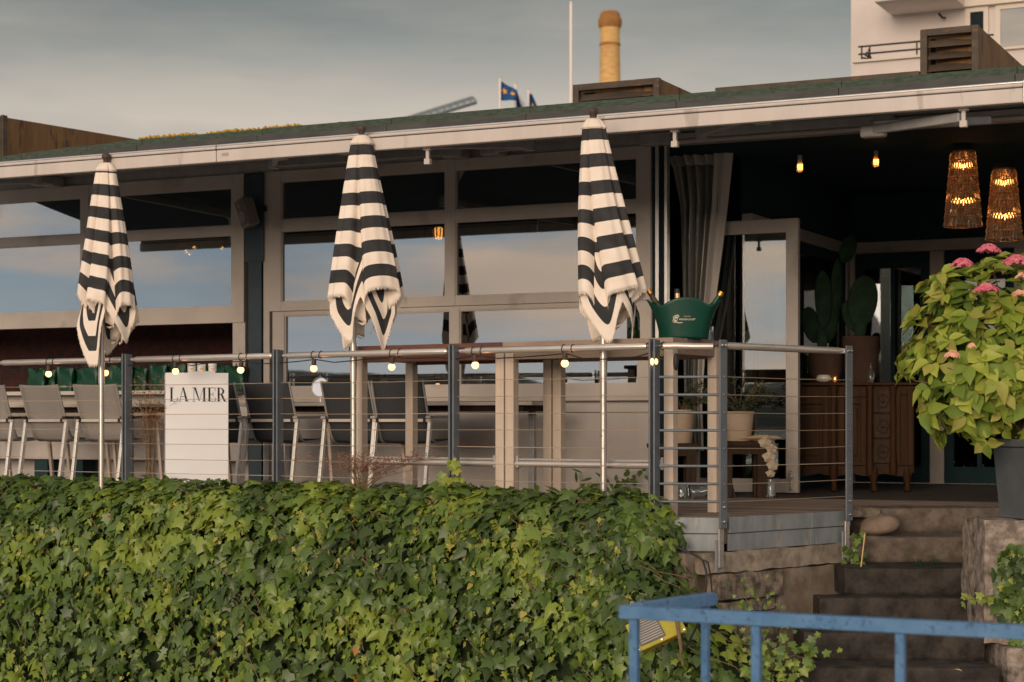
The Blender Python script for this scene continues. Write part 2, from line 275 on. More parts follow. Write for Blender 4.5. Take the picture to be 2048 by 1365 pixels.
# ------------------------------------------------------------------ mesh building
class MB:
    def __init__(s): s.v = []; s.f = []; s.uv = None
    def add(s, vs, fs):
        n = len(s.v); s.v += [tuple(q) for q in vs]; s.f += [tuple(i + n for i in q) for q in fs]; return s
    def box(s, x0, x1, y0, y1, z0, z1, m=None):
        vs = [Vector((x, y, z)) for z in (z0, z1) for y in (y0, y1) for x in (x0, x1)]
        if m is not None: vs = [m @ q for q in vs]
        return s.add(vs, [(0, 2, 3, 1), (4, 5, 7, 6), (0, 1, 5, 4), (2, 6, 7, 3), (0, 4, 6, 2), (1, 3, 7, 5)])
    def hexa(s, bot, top):
        n = len(bot); vs = list(bot) + list(top)
        return s.add(vs, [tuple(reversed(range(n))), tuple(range(n, 2 * n))] + [(i, (i + 1) % n, n + (i + 1) % n, n + i) for i in range(n)])
    def bar(s, a, b, wx, wz, up=(0, 0, 1)):                 # square bar from a to b
        a, b = Vector(a), Vector(b); d = (b - a).normalized(); u = Vector(up)
        if abs(d.dot(u)) > .98: u = Vector((0, 1, 0))
        x = d.cross(u).normalized() * wx / 2; z = x.cross(d).normalized() * wz / 2
        c = [-x - z, x - z, x + z, -x + z]
        return s.hexa([a + q for q in c], [b + q for q in c])
    def tube(s, pts, r, n=8, cap=True):
        pts = [Vector(q) for q in pts]; k = len(pts); rs = r if isinstance(r, (list, tuple)) else [r] * k
        t0 = (pts[1] - pts[0]).normalized(); u = t0.orthogonal().normalized(); vs = []; fs = []
        for i, q in enumerate(pts):
            t = (pts[min(i + 1, k - 1)] - pts[max(i - 1, 0)]).normalized()
            u = (u - t * u.dot(t)).normalized(); w_ = t.cross(u)
            for j in range(n):
                a = 2 * math.pi * j / n; vs.append(q + (u * math.cos(a) + w_ * math.sin(a)) * rs[i])
        for i in range(k - 1):
            for j in range(n): fs.append((i * n + j, i * n + (j + 1) % n, (i + 1) * n + (j + 1) % n, (i + 1) * n + j))
        if cap: fs += [tuple(reversed(range(n))), tuple(range((k - 1) * n, k * n))]
        return s.add(vs, fs)
    def lathe(s, prof, n=24, c=(0, 0, 0), m=None, sy=1.0):
        vs = []; fs = []; c = Vector(c)
        for r, z in prof:
            for j in range(n):
                a = 2 * math.pi * j / n; q = Vector((r * math.cos(a), r * math.sin(a) * sy, z)); vs.append((m @ q if m is not None else q) + c)
        for i in range(len(prof) - 1):
            for j in range(n): fs.append((i * n + j, i * n + (j + 1) % n, (i + 1) * n + (j + 1) % n, (i + 1) * n + j))
        fs += [tuple(reversed(range(n))), tuple(range((len(prof) - 1) * n, len(prof) * n))]
        return s.add(vs, fs)
    def grid(s, fn, nu, nv, wrap=False):
        vs = []; fs = []
        for i in range(nu + (0 if wrap else 1)):
            for j in range(nv + 1): vs.append(fn(i / nu, j / nv))
        k = nv + 1; tot = nu if wrap else nu + 1
        for i in range(nu):
            for j in range(nv): fs.append((i * k + j, ((i + 1) % tot) * k + j, ((i + 1) % tot) * k + j + 1, i * k + j + 1))
        return s.add(vs, fs)
    def sphere(s, c, rx, ry=None, rz=None, nu=14, nv=8, m=None):
        ry = ry or rx; rz = rz or rx; c = Vector(c)
        def fn(u, v):
            a = 2 * math.pi * u; b = math.pi * (v - .5) * .998
            q = Vector((rx * math.cos(a) * math.cos(b), ry * math.sin(a) * math.cos(b), rz * math.sin(b)))
            return (m @ q if m is not None else q) + c
        return s.grid(fn, nu, nv, True)
    def mesh(s, name, smooth=None):
        me = bpy.data.meshes.new(name); me.from_pydata(s.v, [], s.f); me.validate(); me.update()
        if smooth is not None:
            me.polygons.foreach_set('use_smooth', [True] * len(me.polygons))
            if smooth < 180: me.set_sharp_from_angle(angle=R(smooth))
        return me
    def build(s, name, m, parent=None, mtx=None, bev=0, smooth=None, solid=0):
        o = bpy.data.objects.new(name, s.mesh(name, smooth)); COL.objects.link(o)
        o.data.materials.append(MATS[m])
        if parent is not None: o.parent = parent
        elif mtx is not None: o.matrix_world = mtx
        if solid:
            k = o.modifiers.new('solid', 'SOLIDIFY'); k.thickness = solid; k.offset = 0
        if bev:
            k = o.modifiers.new('bevel', 'BEVEL'); k.width = bev; k.segments = 2; k.limit_method = 'ANGLE'
        return o
def tag(o, label, cat, group=None):
    o['label'] = label; o['category'] = cat
    if group: o['group'] = group
    return o
def thing(name, label, cat, mtx=None, group=None):
    o = bpy.data.objects.new(name, None); o.empty_display_size = .1; COL.objects.link(o)
    if mtx is not None: o.matrix_world = mtx
    return tag(o, label, cat, group)
def struct(o): o['kind'] = 'structure'; return o
def stuff(o): o['kind'] = 'stuff'; return o
def dup(o, parent=None):
    c = o.copy(); COL.objects.link(c)
    if parent is not None: c.parent = parent; c.matrix_parent_inverse = Matrix.Identity(4)
    for ch in list(o.children): dup(ch, c)
    return c
def T(*a): return Matrix.Translation(a)
def text_mesh(body, size, extrude=.0008):
    cu = bpy.data.curves.new('lettering', 'FONT'); cu.body = body; cu.size = size; cu.extrude = extrude; cu.align_x = 'CENTER'
    o = bpy.data.objects.new('lettering', cu); COL.objects.link(o); dg = bpy.context.evaluated_depsgraph_get()
    me = bpy.data.meshes.new_from_object(o.evaluated_get(dg)); bpy.data.objects.remove(o); bpy.data.curves.remove(cu)
    return me

# leaf clouds: many small leaves as one mesh, the largest ones as objects of their own
def leaf_shape(kind):
    if kind == 'ivy_young':                                  # three blunt lobes
        h = [(.24, -.10), (.46, .16), (.30, .40), (.22, .62)]
        out = [(0, 0)] + h + [(0, .95)] + [(-x, y) for x, y in reversed(h)]
        V = [(0, .36, .03)] + [(x, y, -.22 * abs(x) ** 1.1 + .10 * y * y * (1 if x > 0 else .2)) for x, y in out]
    elif kind == 'ivy_long':                                 # long middle lobe, curled to one side
        h = [(.16, -.16), (.40, -.10), (.30, .14), (.62, .36), (.24, .44), (.12, .75)]
        out = [(0, 0)] + h + [(.03, 1.12)] + [(-x * .9, y * 1.05) for x, y in reversed(h)]
        V = [(0, .30, .05)] + [(x, y, -.20 * abs(x) - .22 * max(0, y - .3) ** 2 + .10 * x) for x, y in out]
    elif kind == 'ivy':
        h = [(.20, -.15), (.47, -.02), (.37, .2), (.60, .47), (.27, .57)]
        out = [(0, 0)] + h + [(0, 1)] + [(-x, y) for x, y in reversed(h)]
        V = [(0, .34, .05)] + [(x, y, -.16 * abs(x) ** 1.2 - .12 * max(0, y - .4) ** 2) for x, y in out]
    elif kind == 'ovate':
        h = [(.20, .12), (.34, .38), (.30, .62), (.14, .85)]
        out = [(0, 0)] + h + [(0, 1.06)] + [(-x, y) for x, y in reversed(h)]
        V = [(0, .45, -.05)] + [(x, y, .22 * abs(x) - .22 * y * y) for x, y in out]
    else:
        h = [(.09, .25), (.11, .55), (.06, .85)]
        out = [(0, 0)] + h + [(0, 1)] + [(-x, y) for x, y in reversed(h)]
        V = [(0, .5, 0)] + [(x, y, -.1 * y * y) for x, y in out]
    n = len(out); return np.array(V, float), [(0, 1 + i, 1 + (i + 1) % n) for i in range(n)]
def leaf_matrix(tip, nrm, roll=0.0):
    n = Vector(nrm).normalized(); y = Vector(tip); y = (y - n * y.dot(n))
    if y.length < 1e-4: y = n.orthogonal()
    y.normalize(); x = y.cross(n)
    vary = Matrix.Diagonal((random.uniform(.8, 1.15), 1, random.uniform(.2, 2.6)))
    return Matrix((x, y, n)).transposed() @ Matrix.Rotation(roll, 3, 'Y') @ vary
def leaf_mesh(name, V, Fc, ms, ps, cols, m):
    k = len(V); N = len(ps)
    A = np.array([[list(r) for r in q] for q in ms], float); P_ = np.array([list(q) for q in ps], float)
    vv = np.einsum('nij,kj->nki', A, V) + P_[:, None, :]
    ff = (np.array(Fc)[None] + (np.arange(N) * k)[:, None, None]).reshape(-1, 3)
    me = bpy.data.meshes.new(name); me.vertices.add(N * k); me.vertices.foreach_set('co', vv.reshape(-1))
    me.loops.add(ff.size); me.loops.foreach_set('vertex_index', ff.reshape(-1).astype(np.int32))
    me.polygons.add(len(ff)); me.polygons.foreach_set('loop_start', np.arange(0, ff.size, 3, dtype=np.int32))
    at = me.attributes.new('tint', 'FLOAT_COLOR', 'POINT')
    cc = np.ones((N, k, 4)); cc[:, :, :3] = np.array(cols)[:, None, :]; at.data.foreach_set('color', cc.reshape(-1))
    me.update(calc_edges=True); me.validate(); me.materials.append(MATS[m])
    me.polygons.foreach_set('use_smooth', [True] * len(me.polygons)); return me
def leaf_cloud(parent, items, kind, m, nsingle, palette, part='leaves', single='leaf'):
    """items: (pos, 3x3 matrix, size, palette index, prominence)"""
    V, Fc = leaf_shape(kind)
    items = sorted(items, key=lambda q: -q[4]); one, rest = items[:nsingle], items[nsingle:]
    if rest:
        me = leaf_mesh(part, V, Fc, [q[1] * q[2] for q in rest], [q[0] for q in rest], [palette[q[3]] for q in rest], m)
        o = bpy.data.objects.new(part, me); COL.objects.link(o); o.parent = parent; stuff(o)
    var = {}
    for q in one:
        if q[3] not in var: var[q[3]] = leaf_mesh(single, V, Fc, [Matrix.Identity(3)], [Vector()], [palette[q[3]]], m)
        o = bpy.data.objects.new(single, var[q[3]]); COL.objects.link(o); o.parent = parent
        o.matrix_local = Matrix.Translation(q[0]) @ (q[1] * q[2]).to_4x4()

# ================================================================== SETTING
GZ = -1.52
o = struct(MB().grid(lambda u, v: Vector((-1500 + 3000 * u, -6 + 2500 * v * v, GZ)), 12, 12).build('ground', 'paving'))
o = struct(MB().grid(lambda u, v: Vector((-2600 + 5200 * u, -6.02 - 2500 * v, GZ - .5)), 4, 4).build('lake_water', 'water'))
o = struct(MB().box(-1500, 1500, -6.0, -5.6, GZ - .7, GZ + .004).build('quay_wall', 'concrete'))
def hill(u, v):
    a = R(95 + 220 * u); r = 900 + 500 * v
    h = (24 + 16 * mnoise.noise(Vector((u * 9, 3.1, 0))) + 7 * mnoise.noise(Vector((u * 40, 7.7, 0))) + 3 * mnoise.noise(Vector((u * 130, 1.7, 0))))
    prof = min(1, v * 5) * (1 + .9 * v)
    return Vector((r * math.sin(a), r * math.cos(a), GZ - 1 + h * prof))
struct(MB().grid(hill, 420, 8).build('hills', 'hill_wood', smooth=180))

# terrace deck: slab and boards running along the building
def clip(poly, n, c):
    outp = []
    for i, a in enumerate(poly):
        b = poly[(i + 1) % len(poly)]; da = a.dot(n) - c; db = b.dot(n) - c
        if da <= 0: outp.append(a)
        if da * db < 0: outp.append(a.lerp(b, da / (da - db)))
    return outp
_fl = FEN.w(FEN.s(-260), -.03, 0)
STEP_TOP_D = 12.72
deck_poly = [_fl, PA - FEN.y * .03, PB - FBC.y * .03 - FBC.e * .01, PC - FBC.y * .03, Vector((2.30, STEP_TOP_D, 0)), Vector((5.6, STEP_TOP_D, 0)),
             Vector((5.6, 17.0, 0)), FAC.w(FAC.s(-300), 0.06, 0)]
deck = struct(MB().hexa([q + Vector((0, 0, -.16)) for q in deck_poly], [q + Vector((0, 0, -.022)) for q in deck_poly]).build('terrace_deck', 'deck_dark'))
inv_f = FAC.m.inverted(); lp = [inv_f @ q for q in deck_poly]
def span(y):
    xs = []
    for i, a in enumerate(lp):
        b = lp[(i + 1) % len(lp)]
        if (a.y - y) * (b.y - y) < 0: xs.append(a.x + (b.x - a.x) * (y - a.y) / (b.y - a.y))
    return (min(xs), max(xs)) if len(xs) >= 2 else None
y = -3.75; bw = .135; k = 0
while y < .0:
    a, b = span(y + .002), span(y + bw - .006)
    if a and b:
        x0, x1, x2, x3 = max(a[0], -6), a[1], max(b[0], -6), b[1]
        cuts = [0] + sorted(random.uniform(.1, .9) for _ in range(2)) + [1]
        for c0, c1 in zip(cuts, cuts[1:]):
            f = lambda c, p, q: p + (q - p) * c
            g = .002
            bot = [Vector((f(c0, x0, x1) + g, y, -.021)), Vector((f(c1, x0, x1) - g, y, -.021)), Vector((f(c1, x2, x3) - g, y + bw - .007, -.021)), Vector((f(c0, x2, x3) + g, y + bw - .007, -.021))]
            ob = MB().hexa(bot, [q + Vector((0, 0, .021 + random.uniform(-.001, .001))) for q in bot]).build('deck_board', random.choice(['deck_wood', 'deck_wood', 'deck_dark']), deck)
            ob.matrix_local = FAC.m
    y += bw; k += 1

# metal edging of the deck along the railing corner, with joints
kerb = struct(bpy.data.objects.new('deck_kerb', None)); COL.objects.link(kerb)
def kerb_run(fr, x0, x1, joints):
    xs = [x0] + joints + [x1]
    for a, b in zip(xs, xs[1:]):
        MB().box(a + .0025, b - .0025, -.055, -.031, -.095, .004).build('kerb_lip', 'kerb_metal', kerb, bev=.004).matrix_local = fr.m
        MB().box(a + .0025, b - .0025, -.046, -.032, -.205, -.099).build('kerb_panel', 'kerb_metal', kerb, bev=.003).matrix_local = fr.m
kerb_run(FEN, FEN.s(-260), -.03, [FEN.s(q) for q in (265, 568, 918)])
kerb_run(FAB, -.035, LAB + .022, []); kerb_run(FBC, .024, LBC - .01, [LBC * .66])

# retaining wall below the kerb: mortar core with stones in front of it
wall = thing('retaining_wall', 'weathered concrete and stone wall under the metal deck edge left of the steps', 'wall')
def rough_block(x0, x1, y0, y1, z0, z1, amp=.012, n=5, seed=0):
    b = MB()
    def face(fn, nu, nv):
        def g(u, v):
            q = fn(u, v); w_ = mnoise.noise_vector(q * 9 + Vector((seed, seed * 2, 0))) * amp + mnoise.noise_vector(q * 31) * amp * .35; return q + w_
        b.grid(g, nu, nv)
    dx, dy, dz = x1 - x0, y1 - y0, z1 - z0; nx = max(2, int(dx / .04)); nz = max(2, int(dz / .04)); ny = max(2, int(dy / .05))
    face(lambda u, v: Vector((x0 + dx * u, y0, z0 + dz * v)), nx, nz)
    face(lambda u, v: Vector((x0 + dx * u, y0 + dy * v, z1)), nx, ny)
    face(lambda u, v: Vector((x0, y1 - dy * u, z0 + dz * v)), ny, nz)
    face(lambda u, v: Vector((x1, y0 + dy * u, z0 + dz * v)), ny, nz)
    face(lambda u, v: Vector((x0 + dx * u, y1 - dy * v, z0)), nx, ny)
    return b
def wpart(name, m, fr, *a, **k):
    ob = rough_block(*a, **k).build(name, m, wall, smooth=40); ob.matrix_local = fr.m; return ob
wpart('wall_core', 'concrete_smooth', FBC, -.30, LBC + .02, .02, .5, GZ, -.21, amp=.004)
wpart('wall_core', 'concrete_smooth', FEN, FEN.s(-260), -.02, .02, .35, GZ, -.17, amp=.004)
wpart('ledge', 'concrete', FBC, -.22, LBC - .02, -.055, .10, -.335, -.208, amp=.010, seed=3)
wpart('stone', 'stone_block', FBC, -.10, .52, -.085, .08, -.50, -.345, amp=.012, seed=5)
wpart('smooth_face', 'concrete_smooth', FBC, .54, LBC + .0, -.045, .08, GZ, -.345, amp=.006, seed=9)
zz = -.51
for row, (h, cuts) in enumerate([(.085, [-.04, .33, .50]), (.20, [-.06, .10, .16, .36, .51]), (.19, [-.1, .14, .33, .5]), (.22, [-.1, .07, .29, .5])]):
    for a, b in zip(cuts, cuts[1:]):
        wpart('stone', random.choice(['stone_block', 'stone_block', 'concrete_smooth']), FBC, a + .006, b - .006, -.055 + random.uniform(-.012, .012), .06, zz - h + .006, zz - .006, amp=.012, seed=row * 7 + a * 13)
    zz -= h

# stone steps down from the terrace
steps = thing('stone_steps', 'flight of dark worn stone steps between the wall and the pedestal', 'steps')
ST = [(0.004, 12.685, 2.31, 5.6), (-.17, 12.30, 2.25, 5.6), (-.34, 11.80, 2.12, 5.6), (-.51, 11.58, 1.93, 2.86), (-.68, 11.20, 1.77, 2.86), (-.85, 10.86, 1.60, 2.86), (-1.02, 10.5, 1.45, 2.86), (-1.19, 10.15, 1.40, 2.86), (-1.36, 9.8, 1.40, 2.86)]
for i, (z, d, x0, x1) in enumerate(ST):
    dn = ST[i - 1][1] if i else 12.9
    b = MB()
    def prof(u, v, z=z, d=d, x0=x0, x1=x1, dn=dn):
        x = x0 + (x1 - x0) * u; zb = z - .175
        path = [(d + .012, zb), (d, zb + .02), (d, z - .02), (d + .006, z - .005), (d + .022, z), (dn + .06, z)]
        q = v * 5; k_ = min(4, int(q)); t = q - k_; y_ = path[k_][0] * (1 - t) + path[k_ + 1][0] * t; z_ = path[k_][1] * (1 - t) + path[k_ + 1][1] * t
        nn = mnoise.noise(Vector((x * 5, y_ * 5, z_ * 9 + i))) * .007 + mnoise.noise(Vector((x * 23, y_ * 17, z_ * 23 + i))) * .003
        return Vector((x, y_ + nn, z_ + nn))
    b.grid(prof, 90, 20)
    b.box(x0, x0 + .002, d + .03, dn + .06, z - .175, z - .004)
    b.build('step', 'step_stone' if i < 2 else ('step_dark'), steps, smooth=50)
tag(rough_block(2.27, 2.50, 12.56, 12.68, -.06, .010, amp=.008, seed=2).build('stone_slab', 'stone_block', smooth=50), 'thin rough stone slab at the deck edge above the boulder', 'slab')

def boulder(name, c, rx, ry, rz, m, seed, rz_=0.0):
    b = MB()
    def fn(u, v):
        a = 2 * math.pi * u; q = math.pi * (v - .5) * .998; n_ = Vector((math.cos(a) * math.cos(q), math.sin(a) * math.cos(q), math.sin(q)))
        k_ = 1 + .22 * mnoise.noise(n_ * 1.1 + Vector((seed, 0, 0))) + .07 * mnoise.noise(n_ * 4 + Vector((seed, 0, 0)))
        return Vector((n_.x * rx * k_, n_.y * ry * k_, n_.z * rz * k_ if n_.z > 0 else n_.z * rz * .8))
    b.grid(fn, 32, 16, True); ob = b.build(name, m, smooth=180); ob.matrix_world = T(*c) @ Matrix.Rotation(rz_, 4, 'Y'); return ob
tag(boulder('boulder', (X(1760, 12.42), 12.44, -.17 + .062), .138, .10, .078, 'rock', 4, R(-9)), 'smooth brown boulder lying on the top step beside the railing post', 'rock')

# pedestal on the right of the steps and a second block under it
pd = thing('stone_pedestal', 'rough mottled stone pedestal under the grey planter', 'pedestal')
rough_block(2.855, 3.7, 11.18, 11.74, -.745, -.003, amp=.014, seed=11).build('block', 'stone_pedestal', pd, smooth=50)
rough_block(2.93, 3.7, 10.98, 11.70, GZ, -.755, amp=.018, seed=17).build('base_block', 'stone_pedestal', pd, smooth=50)

# ================================================================== RESTAURANT BUILDING
bld = thing('restaurant_building', 'low restaurant with beige window frames and a green edged flat roof', 'building', FAC.m)
def fb(name, m, x0, x1, y0, y1, z0, z1, parent=None, bev=.003): return MB().box(x0, x1, y0, y1, z0, z1).build(name, m, parent or bld, bev=bev)
sB = inv_f @ W(1700, 845, 18.3); S_R, OFF_B = sB.x, sB.y
sL = FAC.s(-420); sM0, sM1 = FAC.s(531), FAC.s(1303); sR2 = FAC.s(2420)
ZT = [(.901, 1.537), (1.652, 2.286), (2.382, 2.725)]
def window(name, x0, x1, zb, zt, cols, rows, y0=0.0, y1=.07, glassm='window_glass', m='beige_paint', edge=.0, parent=None):
    """cols: glass x ranges, rows: glass z ranges; frame members around them, each pane a child"""
    b = MB(); xs = [x0] + [q for c in cols for q in c] + [x1]
    for a, c in zip(xs[0::2], xs[1::2]): b.box(a, c, y0, y1, zb, zt)                       # stiles
    for c in cols:
        zs = [zb] + [q for r_ in rows for q in r_] + [zt]
        for a, e in zip(zs[0::2], zs[1::2]): b.box(c[0], c[1], y0 + .004, y1, a, e)
    o = b.build(name, m, parent or bld)
    for c in cols:
        for r_ in rows:
            MB().box(c[0] - .004, c[1] + .004, y0 + .030, y0 + .036, r_[0] - .004, r_[1] + .004).build('pane', glassm, o)
            g = MB(); w_ = .010                                                              # glazing bead, set back
            g.box(c[0], c[1], y0 + .012, y0 + .029, r_[0], r_[0] + w_); g.box(c[0], c[1], y0 + .012, y0 + .029, r_[1] - w_, r_[1])
            g.box(c[0], c[0] + w_, y0 + .012, y0 + .029, r_[0] + w_, r_[1] - w_); g.box(c[1] - w_, c[1], y0 + .012, y0 + .029, r_[0] + w_, r_[1] - w_)
            g.build('glazing_bead', 'beige_paint' if m == 'beige_paint' else m, o)
    return o
s_ = FAC.s
window('window', s_(541), sM1, 1.575, 2.815, [(s_(564), s_(892)), (s_(912), s_(1275))], ZT[1:], y0=-.02)
window('window', s_(545), sM1 - .004, .80, 1.572, [(s_(568), s_(899)), (s_(918), s_(1275))], [ZT[0]], y0=.0)
window('window', sL, s_(490), 1.485, 2.815, [(s_(-250), s_(-15)), (s_(0 - 140), s_(163)), (s_(180), s_(465))][1:], [(1.63, 2.275), (2.355, 2.70)], y0=-.02)
fb('sill', 'beige_paint', s_(545), sM1, -.05, .10, .765, .798)
fb('lower_wall', 'wall_plaster', s_(540), sM1 + .02, .012, .20, .672, .764)
fb('lower_wall', 'wall_plaster', s_(540), sM1 + .02, .006, .20, -.02, .664)
fb('lower_wall', 'wall_plaster', sL, s_(492), .02, .20, .24, .84)
fb('lower_wall', 'wall_plaster', sL, s_(492), .30, .40, -.02, .24)
for px in (60, 130, 330, 395): fb('foot', 'dark_paint', s_(px), s_(px) + .16, .06, .25, -.02, .239)
fb('counter', 'table_top', sL, s_(484), -.16, .30, .845, .88)
fb('corner_trim', 'beige_paint', s_(467), s_(492), -.015, .10, .885, 1.483)
fb('post', 'blue_post_dark', s_(499), s_(525), -.02, .12, -.02, 2.815)
fb('post_head', 'blue_post_dark', s_(493), s_(531), -.032, -.021, 2.02, 2.80)
fb('jamb', 'beige_paint', s_(528), s_(540), -.01, .11, -.02, 2.813)
fb('jamb', 'beige_paint', sM1 + .001, sM1 + .05, -.005, .16, -.02, 2.813)
fb('header', 'alu_grey', sL, sR2, .02, .16, 2.818, 3.02)
# dark rooms behind
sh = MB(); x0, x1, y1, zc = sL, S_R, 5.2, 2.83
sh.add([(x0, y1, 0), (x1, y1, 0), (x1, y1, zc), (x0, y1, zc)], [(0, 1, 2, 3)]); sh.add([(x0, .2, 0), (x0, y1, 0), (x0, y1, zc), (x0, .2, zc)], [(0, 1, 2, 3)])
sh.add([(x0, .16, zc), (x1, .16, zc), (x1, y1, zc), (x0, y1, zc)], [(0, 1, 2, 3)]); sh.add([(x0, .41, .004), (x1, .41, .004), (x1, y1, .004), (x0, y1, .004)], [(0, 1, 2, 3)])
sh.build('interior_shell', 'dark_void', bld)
fb('inner_partition', 'red_wall', sL, s_(492), 1.25, 1.30, .006, 2.3)
# recessed entrance
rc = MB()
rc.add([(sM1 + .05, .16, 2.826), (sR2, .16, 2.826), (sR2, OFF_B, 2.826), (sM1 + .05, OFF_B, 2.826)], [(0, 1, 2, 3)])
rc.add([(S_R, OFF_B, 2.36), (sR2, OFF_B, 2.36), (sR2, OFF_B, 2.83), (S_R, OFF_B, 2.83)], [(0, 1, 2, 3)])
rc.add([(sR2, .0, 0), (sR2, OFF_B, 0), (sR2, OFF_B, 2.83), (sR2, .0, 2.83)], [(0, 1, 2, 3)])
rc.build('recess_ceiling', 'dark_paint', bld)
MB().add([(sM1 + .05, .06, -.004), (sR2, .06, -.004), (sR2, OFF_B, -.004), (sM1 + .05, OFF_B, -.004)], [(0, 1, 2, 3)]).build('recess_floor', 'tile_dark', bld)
Y0S = (inv_f @ W(1595, 988, depth_on(988))).y + .14; yj = Y0S + 1.0
fb('side_wall', 'dark_paint', S_R - .1, S_R - .003, Y0S, OFF_B, 2.36, 2.826)
fb('side_header', 'beige_paint', S_R - .09, S_R + .004, Y0S, OFF_B - .002, 2.24, 2.352)
for ya, yb in ((Y0S, Y0S + .13), (yj, yj + .12), (OFF_B - .12, OFF_B - .004)): fb('side_jamb', 'beige_paint', S_R - .08, S_R + .003, ya, yb, 0, 2.238)
for ya, yb in ((Y0S + .135, yj - .005), (yj + .125, OFF_B - .125)):
    d_ = MB()
    for a in ((ya, ya + .08, 0, 2.23), (yb - .08, yb, 0, 2.23), (ya + .08, yb - .08, 0, .12), (ya + .08, yb - .08, 2.14, 2.23)): d_.box(S_R - .06, S_R - .01, *a)
    dd = d_.build('side_door', 'dark_paint', bld); MB().box(S_R - .035, S_R - .03, ya + .08, yb - .08, .12, 2.14).build('pane', 'back_glass', dd)
fb('back_header', 'beige_paint', S_R + .006, sR2, OFF_B - .06, OFF_B + .04, 2.25, 2.358)
bs = lambda px: FAC.s(px, OFF_B)
for a, b in ((bs(1700) + .01, bs(1712)), (bs(1862), bs(1890)), (bs(2030), bs(2050))): fb('door_jamb', 'beige_paint', a, b, OFF_B - .05, OFF_B + .04, 0, 2.248)
for a, b in ((1712, 1862), (1890, 2030)):
    xa, xb = bs(a) + .002, bs(b) - .002; d_ = MB(); w_ = .085
    for q in ((xa, xa + w_, 0, 2.245), (xb - w_, xb, 0, 2.245), (xa + w_, xb - w_, 0, .16), (xa + w_, xb - w_, 2.10, 2.245)): d_.box(q[0], q[1], OFF_B - .03, OFF_B + .03, q[2], q[3])
    dd = d_.build('entrance_door', 'dark_paint', bld)
    MB().box(xa + w_, xb - w_, OFF_B - .004, OFF_B + .004, .16, 2.10).build('pane', 'back_glass', dd)
    mid = (xa + xb) / 2; MB().box(mid - .02, mid + .02, OFF_B - .02, OFF_B + .02, .16, 2.10).build('glazing_bar', 'dark_paint', dd)
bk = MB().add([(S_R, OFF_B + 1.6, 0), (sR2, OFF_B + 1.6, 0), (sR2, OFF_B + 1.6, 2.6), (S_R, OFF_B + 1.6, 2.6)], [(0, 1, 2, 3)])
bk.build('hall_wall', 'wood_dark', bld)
# roof
roof = fb('roof', 'roof_sheet', sL, sR2, -.02, 9.0, 3.02, 3.06, bev=0)
s3, s00 = FAC.s(300), FAC.s(0); xs = [sL, FAC.s(-150), FAC.s(60), FAC.s(190), s3] + [s3 + (sR2 - s3) * i / 7 for i in range(1, 8)]
def zo(x): return 0 if x >= s3 else -.062 * (s3 - x) / (s3 - s00)      # the edge sinks towards the left end
def edge_piece(name, m_, a, b, y0, y1, z0, z1): MB().hexa([(a, y0, z0 + zo(a)), (b, y0, z0 + zo(b)), (b, y1, z0 + zo(b)), (a, y1, z0 + zo(a))], [(a, y0, z1 + zo(a)), (b, y0, z1 + zo(b)), (b, y1, z1 + zo(b)), (a, y1, z1 + zo(a))]).build(name, m_, roof, bev=.003)
for a, b in zip(xs, xs[1:]):
    edge_piece('copper_edge', 'copper_edge', a + .002, b - .002, -.12, -.022, 3.125, 3.185 + random.uniform(-.004, .004))
    edge_piece('gutter', 'dark_gutter', a + .002, b - .002, -.20, -.023, 3.035 + random.uniform(-.004, .004), 3.118)
for px, wv in ((300, .10), (325, .14), (350, .16), (380, .09), (445, .17), (480, .12), (510, .2), (555, .07), (590, .06)):
    c = (FAC.s(px, -.06), -.06, 3.165); b = MB()
    for _ in range(22):
        b.sphere((c[0] + random.uniform(-wv, wv), c[1] + random.uniform(-.04, .04), 3.185 + zo(c[0]) + random.uniform(0, .015)), random.uniform(.010, .02), nu=6, nv=4)
    stuff(b.build('sedum_tuft', 'moss_yellow', roof))
for px in (688, 1990):
    x = FAC.s(px, .4); b = MB(); b.hexa([(x - .2, .2, 3.12), (x + .2, .2, 3.12), (x + .2, .6, 3.12), (x - .2, .6, 3.12)], [(x - .12, .25, 3.245), (x + .03, .3, 3.27), (x + .12, .5, 3.245), (x - .1, .5, 3.26)])
    b.build('roof_cap', 'dark_gutter', roof)

